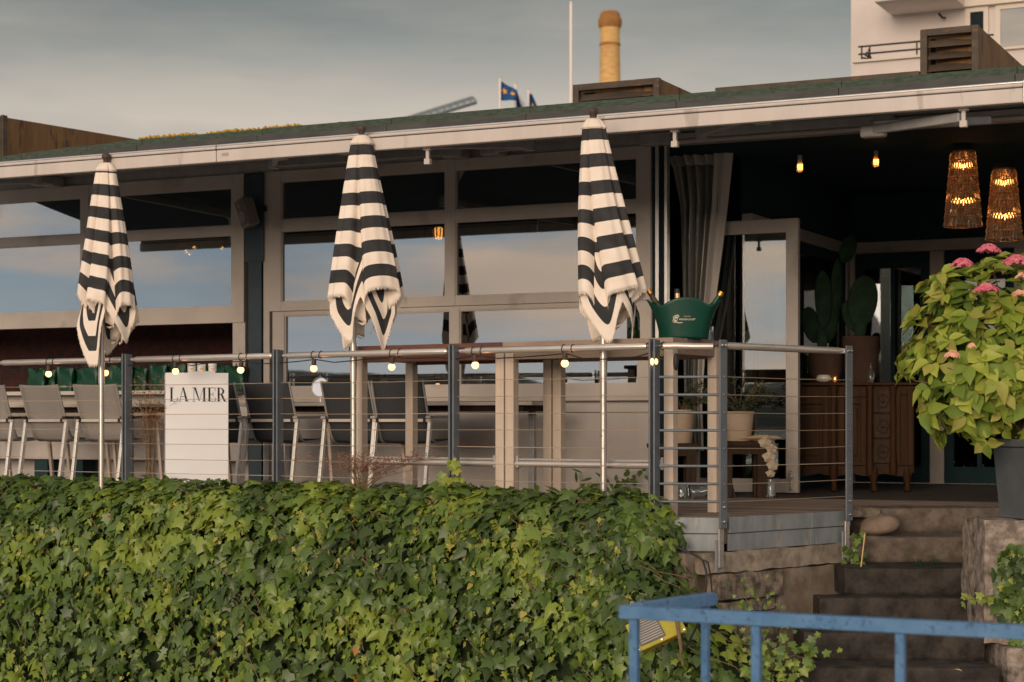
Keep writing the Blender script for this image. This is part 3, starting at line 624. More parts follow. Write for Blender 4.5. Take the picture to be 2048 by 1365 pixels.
# roof hoods with louvred fronts
def off_at(sx, px):                                       # how far behind the front a point of the same x shows at column px
    lo, hi = 0., 30.
    for _ in range(50):
        m_ = (lo + hi) / 2
        if FAC.s(px, m_) > sx: lo = m_
        else: hi = m_
    return lo
def hood(label, px0, px1, py0, py1, off, pxb, zback, rows, zb=3.13, sideskew=0.0):
    h = thing('roof_vent', label, 'roof vent', FAC.m, 'louvred roof vents')
    x0, x1 = FAC.s(px0, off), FAC.s(px1, off); z1 = FAC.z(px1, py1, off); t = .055
    zback = zback or z1 - .008
    b = MB(); b.box(x0, x0 + t, off, off + .06, zb, z1); b.box(x1 - t, x1, off, off + .06, zb, z1); b.box(x0 + t, x1 - t, off, off + .06, z1 - t, z1); b.box(x0 + t, x1 - t, off, off + .06, zb, zb + .03)
    b.build('front_frame', 'brown_metal', h, bev=.004)
    zs = zb + .03; dz = (z1 - t - zs) / rows
    for i in range(rows):
        z = zs + dz * i
        MB().hexa([(x0 + t, off + .012, z + .004), (x1 - t, off + .012, z + .004), (x1 - t, off + .024, z + .004), (x0 + t, off + .024, z + .004)],
                  [(x0 + t, off + .10, z + dz * .78), (x1 - t, off + .10, z + dz * .78), (x1 - t, off + .112, z + dz * .78), (x0 + t, off + .112, z + dz * .78)]).build('louvre', 'brown_metal', h)
    MB().box(x0 + t, x1 - t, off + .13, off + .14, zb, z1 - t).build('inner_void', 'dark_void', h)
    body = MB(); y0, y1 = off + .061, off_at(x1, pxb)
    body.hexa([(x0 + .01, y0 + .085, zb), (x1 - .002, y0, zb), (x1 + sideskew, y1, zb), (x0 + .01, y1, zb)], [(x0 + .01, y0 + .085, z1 - .008), (x1 - .002, y0, z1 - .008), (x1 + sideskew, y1, zback), (x0 + .01, y1, zback)])
    body.build('hood_body', 'rust_steel', h)
    return h, x0, x1, z1
hood('low louvred roof vent in front of the yellow chimney', 1145, 1318, 165, 155, .7, 1400, None, 3)
hood('tall square louvred roof vent in front of the white building', 1840, 1957, 58, 49, .7, 2120, None, 5)
h, x0, x1, z1 = hood('long rusty brown roof hood at the left edge of the roof', -330, 4, 250, 232, .7, 300, 3.76, 4)
fb('corner_strip', 'brown_metal', x1 - .02, x1 + .012, .70, .77, 3.13, z1 + .01, parent=h); 
yy = .7 + .95; MB().box(x1 - .004, x1 + .02, yy, yy + .05, 3.13, z1 - .11).build('seam', 'brown_metal', h)
pp = MB(); x0, x1 = FAC.s(1430, .6), FAC.s(1838, .6); zt = FAC.z(1430, 171, .6)
tag(pp.box(x0, x1, .6, .66, 3.13, (zt + FAC.z(1838, 147, .6)) / 2).build('roof_parapet', 'brown_metal', mtx=FAC.m, bev=.004), 'rust streaked brown metal parapet on the roof left of the tall vent', 'parapet')

# ================================================================== AWNING
OFA = -2.75
zA = (FAC.z(1310, 262, OFA) + FAC.z(100, 346, OFA) + FAC.z(1950, 213, OFA)) / 3
aw = thing('awning', 'long extended terrace awning with a pale aluminium front bar', 'awning', FAC.m)
xa0, xa1 = FAC.s(-66), FAC.s(2046, OFA)
xj = FAC.s(432, OFA)
for a, b in ((xa0, xj - .003), (xj + .003, xa1)):
    MB().box(a, b, OFA, OFA + .06, zA, zA + .085).build('front_bar', 'fascia_alu', aw, bev=.006)
    MB().box(a, b, OFA - .004, OFA + .05, zA + .091, zA + .112).build('front_bar_cap', 'fascia_alu', aw, bev=.008)
    MB().box(a, b, OFA + .004, OFA + .05, zA + .0855, zA + .0905).build('bar_groove', 'dark_gutter', aw)
    MB().tube([(a, OFA + .01, zA + .119), (b, OFA + .01, zA + .119)], .009, 10).build('bead_tube', 'alu_bright', aw, smooth=60)
def fab(u, v):
    y = OFA + .04 + (-.12 - OFA - .04) * v
    return Vector((xa0 + .02 + (xa1 - xa0 - .04) * u, y, zA + .11 + (2.985 - zA - .11) * v - .03 * math.sin(math.pi * v) + .004 * math.sin(u * 90)))
MB().grid(fab, 60, 10).build('awning_fabric', 'awning_cloth', aw, smooth=180, solid=.003)
MB().box(xa0, xa1, -.16, -.02, 2.90, 3.0).build('cassette', 'alu_grey', aw, bev=.01)
MB().box(xa1 + .001, xa1 + .03, OFA - .01, OFA + .08, zA - .01, zA + .13).build('end_cap', 'alu_bright', aw, bev=.006)
MB().box(FAC.s(444, OFA), FAC.s(457, OFA), OFA - .003, OFA - .001, zA + .04, zA + .062).build('label_plate', 'alu_grey', aw)
def arm(x, dirx):                                     # folding arm from the wall to the front bar
    e = Vector((x + dirx * .95, OFA * .52, (zA + 2.9) / 2 - .03)); a = Vector((x, -.10, 2.87)); b = Vector((x + dirx * .1, OFA + .07, zA + .06))
    g = MB(); g.bar(a, e, .05, .07); g.build('arm', 'alu_grey', aw, bev=.008); MB().bar(e, b, .045, .06).build('arm', 'alu_grey', aw, bev=.008)
    g = MB(); g.box(x - .09, x + .09, -.2, -.03, 2.80, 2.90); g.build('arm_bracket', 'alu_grey', aw, bev=.012)
    g = MB(); g.box(b.x - .05, b.x + .05, OFA + .062, OFA + .15, zA + .0, zA + .09); g.build('bar_bracket', 'alu_grey', aw, bev=.01)
    MB().lathe([(.04, -.045), (.045, 0), (.04, .045)], 12, e).build('elbow', 'alu_grey', aw, smooth=40)
for px, d_ in ((118, 1), (925, -1), (1000, 1), (1770, -1)): arm(FAC.s(px), d_)
for px in (857, 1351, 1928):                          # small pale hangers under the bar
    x = FAC.s(px, OFA + .1); g = MB(); g.box(x - .012, x + .012, OFA + .08, OFA + .105, zA - .075, zA + .03); g.box(x - .028, x + .028, OFA + .07, OFA + .115, zA - .012, zA + .004); g.box(x - .022, x + .022, OFA + .072, OFA + .112, zA - .11, zA - .07)
    g.build('hanger', 'fascia_alu', aw, bev=.003)
x = FAC.s(1735, OFA + .35); x2 = FAC.s(1930, OFA + .2); zq = FAC.z(1800, 250, OFA + .3)
MB().bar((x, OFA + .42, zq), (x2, OFA + .10, zq - .015), .05, .06).build('arm', 'alu_grey', aw, bev=.01)
MB().box(x - .06, x + .10, OFA + .38, OFA + .46, zq - .05, zq + .03).build('elbow', 'alu_grey', aw, bev=.015)
MB().bar((x, OFA + .42, zq + .03), (x + .5, OFA + 1.6, zq + .2), .05, .06).build('arm', 'alu_grey', aw, bev=.01)
# track over the entrance for the curtains
tr = thing('curtain_track', 'pale aluminium curtain track over the open entrance', 'track', FAC.m)
xt0, xt1 = sM1 + .06, FAC.s(2060)
MB().box(xt0, xt1, -.06, -.005, 2.845, 2.885).build('track_rail', 'alu_grey', tr, bev=.004); MB().box(xt0, xt1, -.075, -.065, 2.80, 2.826).build('track_lip', 'fascia_alu', tr, bev=.003)
MB().box(FAC.s(1290), FAC.s(1350), -.12, -.03, 2.80, 2.898).build('track_end', 'alu_grey', tr, bev=.01)
for a, b, m_ in ((1305, 1312, 'dark_void'), (1313, 1320, 'alu_bright'), (1321, 1330, 'dark_void'), (1331, 1337, 'alu_bright')):  # dark strips stand in for the shade in the gaps between rails
    MB().box(FAC.s(a), FAC.s(b), -.03 if 'alu' in m_ else -.012, .03, .0, 2.80).build('guide_rail_and_gap', m_, tr, bev=.002)

# ================================================================== RAILING
rail = thing('terrace_railing', 'terrace railing of blue grey posts, steel handrail and thin cables', 'railing')
def rp(b, name, m, fr, **k):
    o = b.build(name, m, rail, **k); o.matrix_local = fr.m; return o
ZR = 1.06
posts = [FEN.s(q) for q in (-62, -2 + 4, 266, 568, 919, 1319)]
cz = [.869 - .1097 * i for i in range(8)]
def post(fr, x, side=0):
    b = MB()
    if side == 0:
        b.box(x - .026, x - .014, -.095, -.025, -.19, ZR + .045); b.box(x + .006, x + .018, -.095, -.025, -.19, ZR + .04); b.box(x - .014, x + .006, -.06, -.045, -.15, ZR - .05)
    else:
        b.box(x - .034, x + .034, -.088, -.076, -.06, ZR + .035); b.box(x + .022, x + .034, -.0755, -.04, -.06, ZR + .035)
    p_ = rp(b, 'post', 'post_blue', fr, bev=.002)
    if side:
        rp(MB().box(x - .028, x + .020, -.074, -.06, -.30, -.061), 'post_foot', 'pole_steel', fr, bev=.003)
        rp(MB().box(x - .052, x - .029, -.07, -.057, -.33, -.13), 'foot_plate', 'kerb_metal', fr, bev=.003)
        for z, xx in ((ZR, -.018), (ZR, .016), (.07, .0), (-.02, .0)):
            rp(MB().lathe([(.011, 0), (.011, .006), (.007, .010), (.001, .0115)], 10, (x + xx, -.088, z), Matrix.Rotation(R(90), 3, 'X')), 'bolt', 'bolt', fr, smooth=40)
        for z in cz: rp(MB().lathe([(.006, 0), (.006, .005), (.001, .007)], 8, (x + .0, -.088, z), Matrix.Rotation(R(90), 3, 'X')), 'bolt', 'bolt', fr, smooth=40)
    else:
        rp(MB().tube([(x - .05, -.06, ZR), (x + .045, -.06, ZR)], .008, 8), 'bolt', 'bolt', fr, smooth=40)
for x in posts: post(FEN, x)
post(FBC, -.07, 1); post(FBC, LBC - .07, 1)
for a, b in zip(posts, posts[1:]):
    rp(MB().tube([(a + .045, -.06, ZR), (a + .085, -.06, ZR), (a + .10, -.06, ZR), (b - .07, -.06, ZR), (b - .055, -.06, ZR)], [.013, .016, .0225, .0225, .015], 16), 'handrail', 'rail_steel', FEN, smooth=50)
    for i, z in enumerate(cz):
        sag = random.uniform(-.001, .006)
        rp(MB().tube([(a + .012, -.052, z), (a + (b - a) * .33, -.052, z - sag), (a + (b - a) * .66, -.052, z - sag), (b - .012, -.052, z)], .0022, 6), 'cable', 'cable', FEN, smooth=60)
rp(MB().tube([(.03, -.07, ZR), (.10, -.07, ZR), (LAB * .62, -.07, ZR - .004), (LAB - .04, -.07, ZR - .004)], [.02, .0225, .021, .019], 16), 'handrail', 'rail_steel', FAB, smooth=50)
for z in cz + [.0]:
    if z == 0: continue
    rp(MB().tube([(.005, -.06, z), (LAB + .01, -.06, z)], .0085, 10), 'crossbar', 'post_blue', FAB, smooth=60)
rp(MB().tube([(-.03, -.062, ZR), (.0, -.062, ZR), (LBC - .17, -.062, ZR), (LBC - .12, -.062, ZR)], [.018, .0225, .0225, .018], 16), 'handrail', 'rail_steel', FBC, smooth=50)
rp(MB().box(LBC - .18, LBC - .106, -.080, -.045, ZR - .017, ZR + .017), 'rail_end', 'rail_steel', FBC, bev=.004)
for z in cz: rp(MB().tube([(-.06, -.07, z), (LBC * .5, -.07, z - random.uniform(0, .012)), (LBC - .07, -.07, z)], .0024, 6), 'cable', 'cable', FBC, smooth=60)

# festoon lights under the handrail
fs = thing('festoon_lights', 'string of small glowing globe bulbs hanging under the steel handrail', 'string lights', FEN.m)
OB = -.075; pts = []
bx = [FEN.s(q, OB) for q in (97, 211, 350, 483, 628, 785, 949, 1130, 1309)]
allx = [FEN.s(-150)] + bx
for i, x in enumerate(allx):
    pts.append(Vector((x, OB + .012, ZR - .032)))
    if i < len(allx) - 1:
        for t in (.25, .5, .75): pts.append(Vector((x + (allx[i + 1] - x) * t, OB + .01, ZR - .034 - random.uniform(.0, .022) - (.03 if i == 8 and t < .8 else 0))))
MB().tube(pts, .0038, 6).build('wire', 'black_plastic', fs, smooth=60)
for x in bx:
    tilt = Matrix.Rotation(random.uniform(-.12, .12), 3, 'Y')
    so = MB().lathe([(.012, 0), (.0165, -.004), (.0165, -.045), (.0135, -.05)], 12, (x, OB, ZR - .028), tilt).build('socket', 'brown_plastic', fs, smooth=40)
    MB().sphere(Vector((x, OB, ZR - .028)) + tilt @ Vector((0, 0, -.068)), .0245, nu=16, nv=10).build('bulb', 'bulb_glow', fs, smooth=180)
    for dx in (-.02, .05):
        a = [Vector((x + dx + .004 * math.sin(q), -.06 + .0255 * math.cos(q), ZR + .0255 * math.sin(q))) for q in [2 * math.pi * k_ / 14 for k_ in range(15)]]
        MB().tube(a, .003, 5).build('cable_tie', 'black_plastic', fs, smooth=60)
MB().sphere((FEN.s(1352, -.07), -.07, ZR - .10), .018, .02, .055, 10, 8).build('plug', 'black_plastic', fs, smooth=180)

# ================================================================== PARASOLS
def parasol(label, px, pyTop, pyHem, lean, seed, edges, hang, lowk, zmin, rx, off=.10, slant=0.0, tips=(), skew=0.0, bias=0.0):
    rnd = random.Random(seed); x = FEN.s(px, off); d = FEN.d(px, off)
    zt = HC + (HY - pyTop) / F * d; zh = HC + (HY - pyHem) / F * d
    base = FEN.w(x, off, -.02)
    t = thing('folded_parasol', label, 'parasol', T(*base), 'folded striped parasols along the railing')
    top = Vector((lean, 0, zt))
    def ax(z): return Vector((lean * max(0, (z - .9)) / (zt - .9), 0, 0))
    MB().tube([(0, 0, 0), (0, 0, .9)], .0205, 14).build('pole', 'pole_steel', t, smooth=50)
    MB().tube([(0, 0, .9), (0, 0, 1.16)], .024, 14).build('pole_sleeve', 'pole_steel', t, smooth=50)
    MB().tube([(0, 0, 1.16)] + [Vector((0, 0, z)) + ax(z) for z in (1.6, 2.0, zt - .03)], .0165, 12).build('mast', 'pole_steel', t, smooth=50)
    MB().lathe([(.019, -.03), (.022, 0), (.024, .012), (.030, .02), (.034, .034), (.031, .05), (.02, .06), (.002, .063)], 16, top).build('finial', 'brown_plastic', t, smooth=50)
    Lr = zt - zh; N = 192; NV = 60
    lobes = len(edges); amp = [rnd.uniform(.85, 1.12) for _ in range(lobes)]
    edges = list(edges) + [edges[0] + 2 * math.pi]; hang = list(hang) + [hang[0]]
    def cross(th):
        while th < edges[0]: th += 2 * math.pi
        while th >= edges[-1]: th -= 2 * math.pi
        for i in range(lobes):
            if th < edges[i + 1]: break
        q = (th - edges[i]) / (edges[i + 1] - edges[i]); p = math.sin(math.pi * q)
        h = hang[i] * (1 - q) + hang[i + 1] * q
        return p, q, i, h
    STR = .172
    def surf(u, v):
        th = 2 * math.pi * u; p, q, i, h = cross(th)
        bk = .5 + .5 * math.sin(th)                     # 1 on the terrace side
        fullness = 1 - (1 - p) ** 3.2
        vv = v
        k_ = lowk * ((1 - p) ** 3 * h * .45 + .30 * bk ** 1.5)
        z = zt - .012 - Lr * vv - k_ * vv ** 5
        R1 = .066 + (rx - .066) * min(1, v) ** 1.08
        deep = .16 + .56 * v ** .9
        r = R1 * (1 - deep * (1 - fullness)) * (1 - .12 + .12 * amp[i]) * (1 - .22 * bk * v)
        r += .005 * v * math.sin(th * 17 + 2 * v + seed * 3) + .006 * v * math.sin(th * 11 + 3 * v + seed) + .010 * v * v * math.sin(th * 5 + seed * 2)
        tw = th + .30 * v * v * math.sin(seed * 1.7) + .35 * v ** 2 * (1 - fullness) * (1 if q > .5 else -1) * -1
        if v < .05: r *= .36 + .64 * math.sqrt(v / .05)
        sq = 1.0
        z += .016 * v * v * math.sin(th * 3 + seed) - slant * math.cos(th) * v
        z = max(z, zmin)
        return Vector((r * math.cos(tw) + bias * v ** 1.3, r * math.sin(tw) * .66, z)) + ax(z)
    b = MB().grid(surf, N, NV, True)
    me_o = b.build('canopy', 'parasol_stripe', t, smooth=180)
    me = me_o.data; uv = me.uv_layers.new(name='UVMap'); kk = NV + 1
    bands = Lr / STR; nb = round(bands * 2) / 2
    vi = np.empty(len(me.loops), np.int32); me.loops.foreach_get('vertex_index', vi)
    # white hem at v = 1, counting the stripes upward from it
    vals = (1 - (vi % kk) / NV) * bands + .02; top_mask = (vi % kk) / NV < .062; vals[top_mask] = np.floor(vals[top_mask]) + .25
    uvs = np.stack([(vi // kk) / N, vals], 1).astype(np.float32); uv.data.foreach_set('uv', uvs.reshape(-1))
    k_ = me_o.modifiers.new('solid', 'SOLIDIFY'); k_.thickness = .003; k_.offset = 0
    # gathered folds hanging inside and below the hem
    nt_ = len(tips)
    def fold(u):
        th = 2 * math.pi * u; ds = sorted((abs((th - a + math.pi) % (2 * math.pi) - math.pi), lw) for a, lw in tips)
        wd_ = math.pi / nt_ * 1.0; z_ = min(1, ds[0][0] / wd_); return th, z_ * z_ * (3 - 2 * z_), ds[0][1]
    z_up = zh + .22
    def inner(u, v):
        th, zig, lw = fold(u); low = zmin + (zh - zmin) * (1 - lw); hem = low + (zh - .03 - low) * zig - skew * math.cos(th)
        hem = max(hem, zmin); z = z_up + (hem - z_up) * v
        f = (z_up - z) / (z_up - zmin); r = .115 + (rx * .90 - .115) * min(1, f * 1.7) * (.55 + .45 * zig) - .01 * f * (1 - zig)
        tw = th + .9 * f * (.5 - zig) * .5 + .25 * f
        return Vector((r * math.cos(tw) + bias * (.85 - .45 * f), r * math.sin(tw) * .62, z)) + ax(z), (z - hem) / (STR * 1.3) + .02
    bi = MB().grid(lambda u, v: inner(u, v)[0], 200, 40, True); io = bi.build('inner_folds', 'parasol_stripe', t, smooth=180); im = io.data; iu = im.uv_layers.new(name='UVMap')
    vi2 = np.empty(len(im.loops), np.int32); im.loops.foreach_get('vertex_index', vi2)
    tab = np.array([inner((q // 41) / 200, (q % 41) / 40)[1] for q in range(200 * 41)]); iu.data.foreach_set('uv', np.stack([vi2 * 0., tab[vi2]], 1).astype(np.float32).reshape(-1))
    k_ = io.modifiers.new('solid', 'SOLIDIFY'); k_.thickness = .003; k_.offset = 0
    fi_ = MB()
    for i in range(900):
        u = rnd.random(); a = inner(u, 1.0)[0]; b_ = inner(u + .0018, 1.0)[0]; fi_.add([a, b_, (a + b_) / 2 + Vector((rnd.uniform(-.004, .004), rnd.uniform(-.004, .004), -rnd.uniform(.006, .02)))], [(0, 1, 2)])
    stuff(fi_.build('fringe', 'cloth_white', t))
    # seam cap and frayed hem
    cap = MB().grid(lambda u, v: surf(u, v * .055) + (surf(u, v * .055) - (top + Vector((0, 0, -.04)))) * .10, 96, 6, True).build('cap_cloth', 'cloth_white', t, smooth=180, solid=.003)
    fr_ = MB()
    for i in range(1100):
        u = rnd.random(); a = surf(u, 1.0); b_ = surf(u + .0018, 1.0); L_ = rnd.uniform(.006, .022); m_ = (a + b_) / 2 + Vector((rnd.uniform(-.004, .004), rnd.uniform(-.004, .004), -L_))
        fr_.add([a, b_, m_], [(0, 1, 2)])
    stuff(fr_.build('fringe', 'cloth_white', t))
    return t
parasol('black and white striped folded parasol beside the left end of the railing', 203, 318, 592, .035, 3, (-2.15, -1.12, .25, 1.5, 2.8), (.95, .8, .9, .8, .7), .50, 1.03, .262, off=-.24, slant=.045, tips=((-2.35, 1.0), (-.75, .72), (1.2, .85)), skew=-.05, bias=.05)
parasol('black and white striped folded parasol in front of the middle windows', 707, 262, 576, .055, 11, (-2.95, -1.80, -.22, .95, 2.1), (.8, 1.0, .85, .9, .8), .46, 1.10, .305, off=.0, slant=-.018, tips=((-2.3, .85), (-.95, 1.0), (.3, .75), (1.7, .95)), bias=.075)
parasol('black and white striped folded parasol beside the champagne cooler', 1207, 228, 570, -.065, 23, (-2.25, -.70, .45, 1.6, 2.8), (1.0, .85, .8, .9, .9), .46, 1.10, .245, off=.03, slant=-.02, tips=((-1.95, 1.0), (-.35, .8), (1.6, .9)), skew=.045, bias=.06)

# ================================================================== TERRACE FURNITURE
def chair(label, m):
    t = thing('terrace_chair', label, 'chair', group='sling chairs along the terrace tables')
    path = [(-.175, .905), (-.155, .84), (-.115, .72), (-.072, .60), (-.035, .50), (-.005, .455), (.05, .435), (.15, .437), (.30, .447), (.44, .462)]
    def fn(u, v):
        q = v * (len(path) - 1); i = min(int(q), len(path) - 2); f = q - i; y = path[i][0] * (1 - f) + path[i + 1][0] * f; z = path[i][1] * (1 - f) + path[i + 1][1] * f
        return Vector((-.215 + .43 * u, y + .012 * (1 - (2 * u - 1) ** 2), z - .008 * (1 - (2 * u - 1) ** 2)))
    s = MB().grid(fn, 6, 36).build('sling', m, t, smooth=180, solid=.006)
    for sx in (-1, 1):
        MB().tube([(sx * .217, a, b) for a, b in path], .009, 8).build('side_rail', 'alu_grey', t, smooth=60)
        MB().bar((sx * .235, -.085, .615), (sx * .235, -.185, .0), .026, .034, up=(0, 1, 0)).build('leg', 'chair_alu', t, bev=.003)
        MB().bar((sx * .235, .36, .615), (sx * .235, .44, .0), .026, .03, up=(0, 1, 0)).build('leg', 'chair_bar', t, bev=.003)
        MB().bar((sx * .235, -.125, .628), (sx * .235, .38, .634), .042, .022).build('armrest', 'wood_dark' if m == 'mesh_lit' else 'alu_grey', t, bev=.004)
        MB().box(sx * .20 - .011, sx * .20 + .011, -.118, -.10, .588, .622).build('bracket', 'black_plastic', t)
        st = [(sx * .19, -.17, .055), (sx * .19, -.05, .10), (sx * .19, .12, .118), (sx * .19, .30, .10), (sx * .19, .42, .05)]
        MB().tube(st, .013, 8).build('floor_runner', 'alu_grey', t, smooth=60)
    MB().box(-.245, .245, -.112, -.088, .592, .616).build('crossbar', 'chair_bar', t, bev=.003)
    return t
CH = -1.52
def place(t, px, off=CH, rot=0.0, z=0):
    p_ = FAC.w(FAC.s(px, off), off, z); t.matrix_world = T(*p_) @ Matrix.Rotation(FAC.a + rot, 4, 'Z')
c0 = chair('lit grey sling chair partly cut by the left edge beside the first post', 'mesh_lit'); place(c0, -4)
for px, lab in ((108, 'lit grey sling chair directly left of the leftmost parasol pole'), (216, 'lit grey sling chair right behind the leftmost parasol pole')):
    c = dup(c0); c['label'] = lab; place(c, px, CH + random.uniform(-.05, .05), R(random.uniform(-6, 6)))
d0 = chair('charcoal sling chair half hidden behind the white advertising plinth', 'mesh_dark'); place(d0, 448)
for px, lab in ((557, 'charcoal sling chair behind the railing post right of the white plinth'), (714, 'charcoal sling chair behind the middle parasol pole'), (815, 'charcoal sling chair rightmost in the row, right of the middle parasol')):
    c = dup(d0); c['label'] = lab; place(c, px, CH + random.uniform(-.05, .05), R(random.uniform(-6, 6)))
def table(label, px0, px1, oy0, oy1, z=.75):
    t = thing('terrace_table', label, 'table', FAC.m); x0, x1 = FAC.s(px0, oy0), FAC.s(px1, oy0); n = 4; w_ = (oy1 - oy0) / n
    for i in range(n): MB().box(x0, x1, oy0 + w_ * i + .003, oy0 + w_ * (i + 1) - .003, z - .028, z).build('slat', 'table_top', t, bev=.003)
    MB().box(x0 + .12, x1 - .12, oy0 + .1, oy1 - .1, z - .075, z - .0285).build('apron', 'wood_dark', t)
    for x in (x0 + .22, x1 - .22):
        for y_ in (oy0 + .16, oy1 - .16): MB().box(x - .025, x + .025, y_ - .025, y_ + .025, 0, z - .0755).build('leg', 'alu_grey', t, bev=.003)
table('pale slatted table behind the lit grey chairs under the green bags', -150, 278, -1.02, -.38)
table('pale slatted table behind the charcoal chairs below the middle windows', 470, 1063, -1.02, -.38)

# white plinth with lettering
PX0, PX1 = 333, 457; off = .22
pl = thing('advertising_plinth', 'white advertising plinth with black LA MER lettering behind the cables', 'plinth', FEN.m)
x0, x1 = FEN.s(PX0, off), FEN.s(PX1, off); zt = FEN.z(395, 746, off)
pl.matrix_world = FEN.m @ T((x0 + x1) / 2, off, 0) @ Matrix.Rotation(R(45), 4, 'Z')   # turned towards the water
wd = (PX1 - PX0) / F * FEN.d(395, off) * 1.0
MB().box(-wd / 2, wd / 2, 0, wd * .9, 0, zt).build('body', 'pillar_white', pl, bev=.003)
MB().box(-wd * .14, wd * .30, .10, .32, zt + .001, zt + .014).build('tray', 'jar_white', pl, bev=.003)
# didone capitals from strokes
def serif_letters():
    h = 1.0; thick, thin = .155, .035
    def vbar(x, w_, y0=0, y1=h): return [(x, y0), (x + w_, y0), (x + w_, y1), (x, y1)]
    def ser(x0, x1, y): return [(x0, y), (x1, y), (x1, y + thin), (x0, y + thin)]
    Ls = {}
    Ls['L'] = ([vbar(.10, thick, 0), ser(0, .36, h - thin), ser(0, .66, 0), [(.61, 0), (.68, 0), (.68, .30), (.655, .30)]], .70)
    Ls['A'] = ([[(.10, 0), (.14, 0), (.42, h), (.38, h)], [(.62, 0), (.80, 0), (.47, h), (.36, h)], ser(.22, .60, .32), ser(0, .26, 0), ser(.52, .90, 0)], .92)
    Ls['M'] = ([vbar(.11, thin), [(.13, h), (.29, h), (.60, .06), (.55, 0)], [(.55, 0), (.59, .08), (.94, h), (.90, h)], vbar(.90, thick), ser(0, .25, 0), ser(.80, 1.16, 0), ser(0, .26, h - thin), ser(.92, 1.16, h - thin)], 1.2)
    Ls['E'] = ([vbar(.10, thick), ser(0, .66, h - thin), ser(0, .68, 0), ser(.2, .50, .5), [(.63, 0), (.69, 0), (.69, .30), (.665, .30)], [(.62, h), (.67, h), (.67, .74), (.645, .74)], [(.47, .36), (.50, .36), (.50, .68), (.47, .68)]], .74)
    bowl = []; n = 12
    bo = [(.24 + .40 * math.sin(math.pi * i / n), h - .26 + .26 * math.cos(math.pi * i / n)) for i in range(n + 1)]
    bi = [(.24 + .25 * math.sin(math.pi * i / n), h - .26 + .225 * math.cos(math.pi * i / n)) for i in range(n + 1)]
    Ls['R'] = ([vbar(.10, thick), ser(0, .30, h - thin), ser(0, .36, 0)] + [[bo[i], bo[i + 1], bi[i + 1], bi[i]] for i in range(n)] + [[(.34, .49), (.50, .49), (.74, .04), (.60, .02)], ser(.60, .86, 0)], .88)
    return Ls
LS = serif_letters()
def lettering(word, height, y, parent, m, cx, z, depth=.0012):
    wds = [(.22 if ch == ' ' else LS[ch][1] + .03) for ch in word]; tot = sum(wds) * height * .86; x = cx - tot / 2; k_ = 0
    for ch, w_ in zip(word, wds):
        if ch != ' ':
            g = MB()
            for i, poly in enumerate(LS[ch][0]):
                dy = depth + .00012 * i                               # each stroke a hair prouder than the last
                P_ = [Vector((x + a * height * .86, 0, z + b * height)) for a, b in poly]
                g.hexa([q + Vector((0, y, 0)) for q in P_], [q + Vector((0, y - dy, 0)) for q in P_])
            stuff(g.build('letter', m, parent))
        x += w_ * height * .86
lettering('LA MER', .104, -.0006, pl, 'print_black', .01, zt - .215)
for i, q in enumerate((-.09, .0, .105)):
    jx = wd * .08 + q * .8
    lab = ('leftmost', 'middle', 'rightmost')[i] + ' of three small white cream jars on the white plinth'
    j = thing('cream_jar', lab, 'jar', pl.matrix_world @ T(jx, .18, zt + .0145), 'cream jars on the plinth')
    MB().lathe([(.026, 0), (.0305, .004), (.0305, .034), (.028, .038)], 18).build('jar_body', 'jar_white', j, smooth=40)
    MB().lathe([(.0315, .0385), (.0325, .042), (.0325, .056), (.030, .06)], 18).build('lid', 'jar_white', j, smooth=40)
    MB().box(-.012, .012, -.0314, -.0306, .015, .024).build('jar_print', 'print_gold', j)

# green bags in the serving hatch
gx = [75, 97, 132, 155, 182, 214, 244, 280, 318, 352, 398, 436, 470]
for i, px in enumerate(gx):
    off = -.09 + .07 * (i % 2); x = FAC.s(px, off); wv = .17 if i % 3 else .20; hh = random.uniform(.20, .235)
    lab = {0: 'leftmost green carrier bag on the serving counter', 12: 'rightmost green carrier bag on the counter beside the beige corner trim'}.get(i, 'green carrier bag, number %s from the left on the serving counter' % ['one', 'two', 'three', 'four', 'five', 'six', 'seven', 'eight', 'nine', 'ten', 'eleven', 'twelve', 'thirteen'][i])
    bgt = thing('carrier_bag', lab, 'bag', FAC.m @ T(x, off, .881) @ Matrix.Rotation(random.uniform(-.12, .12), 4, 'Z'), 'green bags on the serving counter')
    b = MB()
    def bag(u, v, wv=wv, hh=hh, i=i):
        a = 2 * math.pi * u; ca, sa = math.cos(a), math.sin(a); e = .35
        xx = math.copysign(abs(ca) ** e, ca) * wv / 2; yy = math.copysign(abs(sa) ** e, sa) * .035 * (1 - .55 * v)
        zz = hh * v; wob = .008 * math.sin(9 * v + i + 4 * u * 6.28) * v
        return Vector((xx * (1 + .05 * v) + wob, yy + wob, zz + .012 * v * math.sin(a * 2 + i)))
    b.grid(bag, 36, 10, True); b.build('bag_body', 'bag_green', bgt, smooth=60)
    MB().tube([(-.03, -.018, hh * .96), (-.032, -.022, hh + .02), (0, -.012, hh - .035 + .02 * (i % 3)), (.032, -.022, hh + .025), (.03, -.018, hh * .96)], .005, 6).build('handle', 'bag_green', bgt, smooth=60)
    if i in (1, 2, 3, 4, 5, 6): lettering('LA MER', .018, -.038, bgt, 'print_cream', 0, .035)
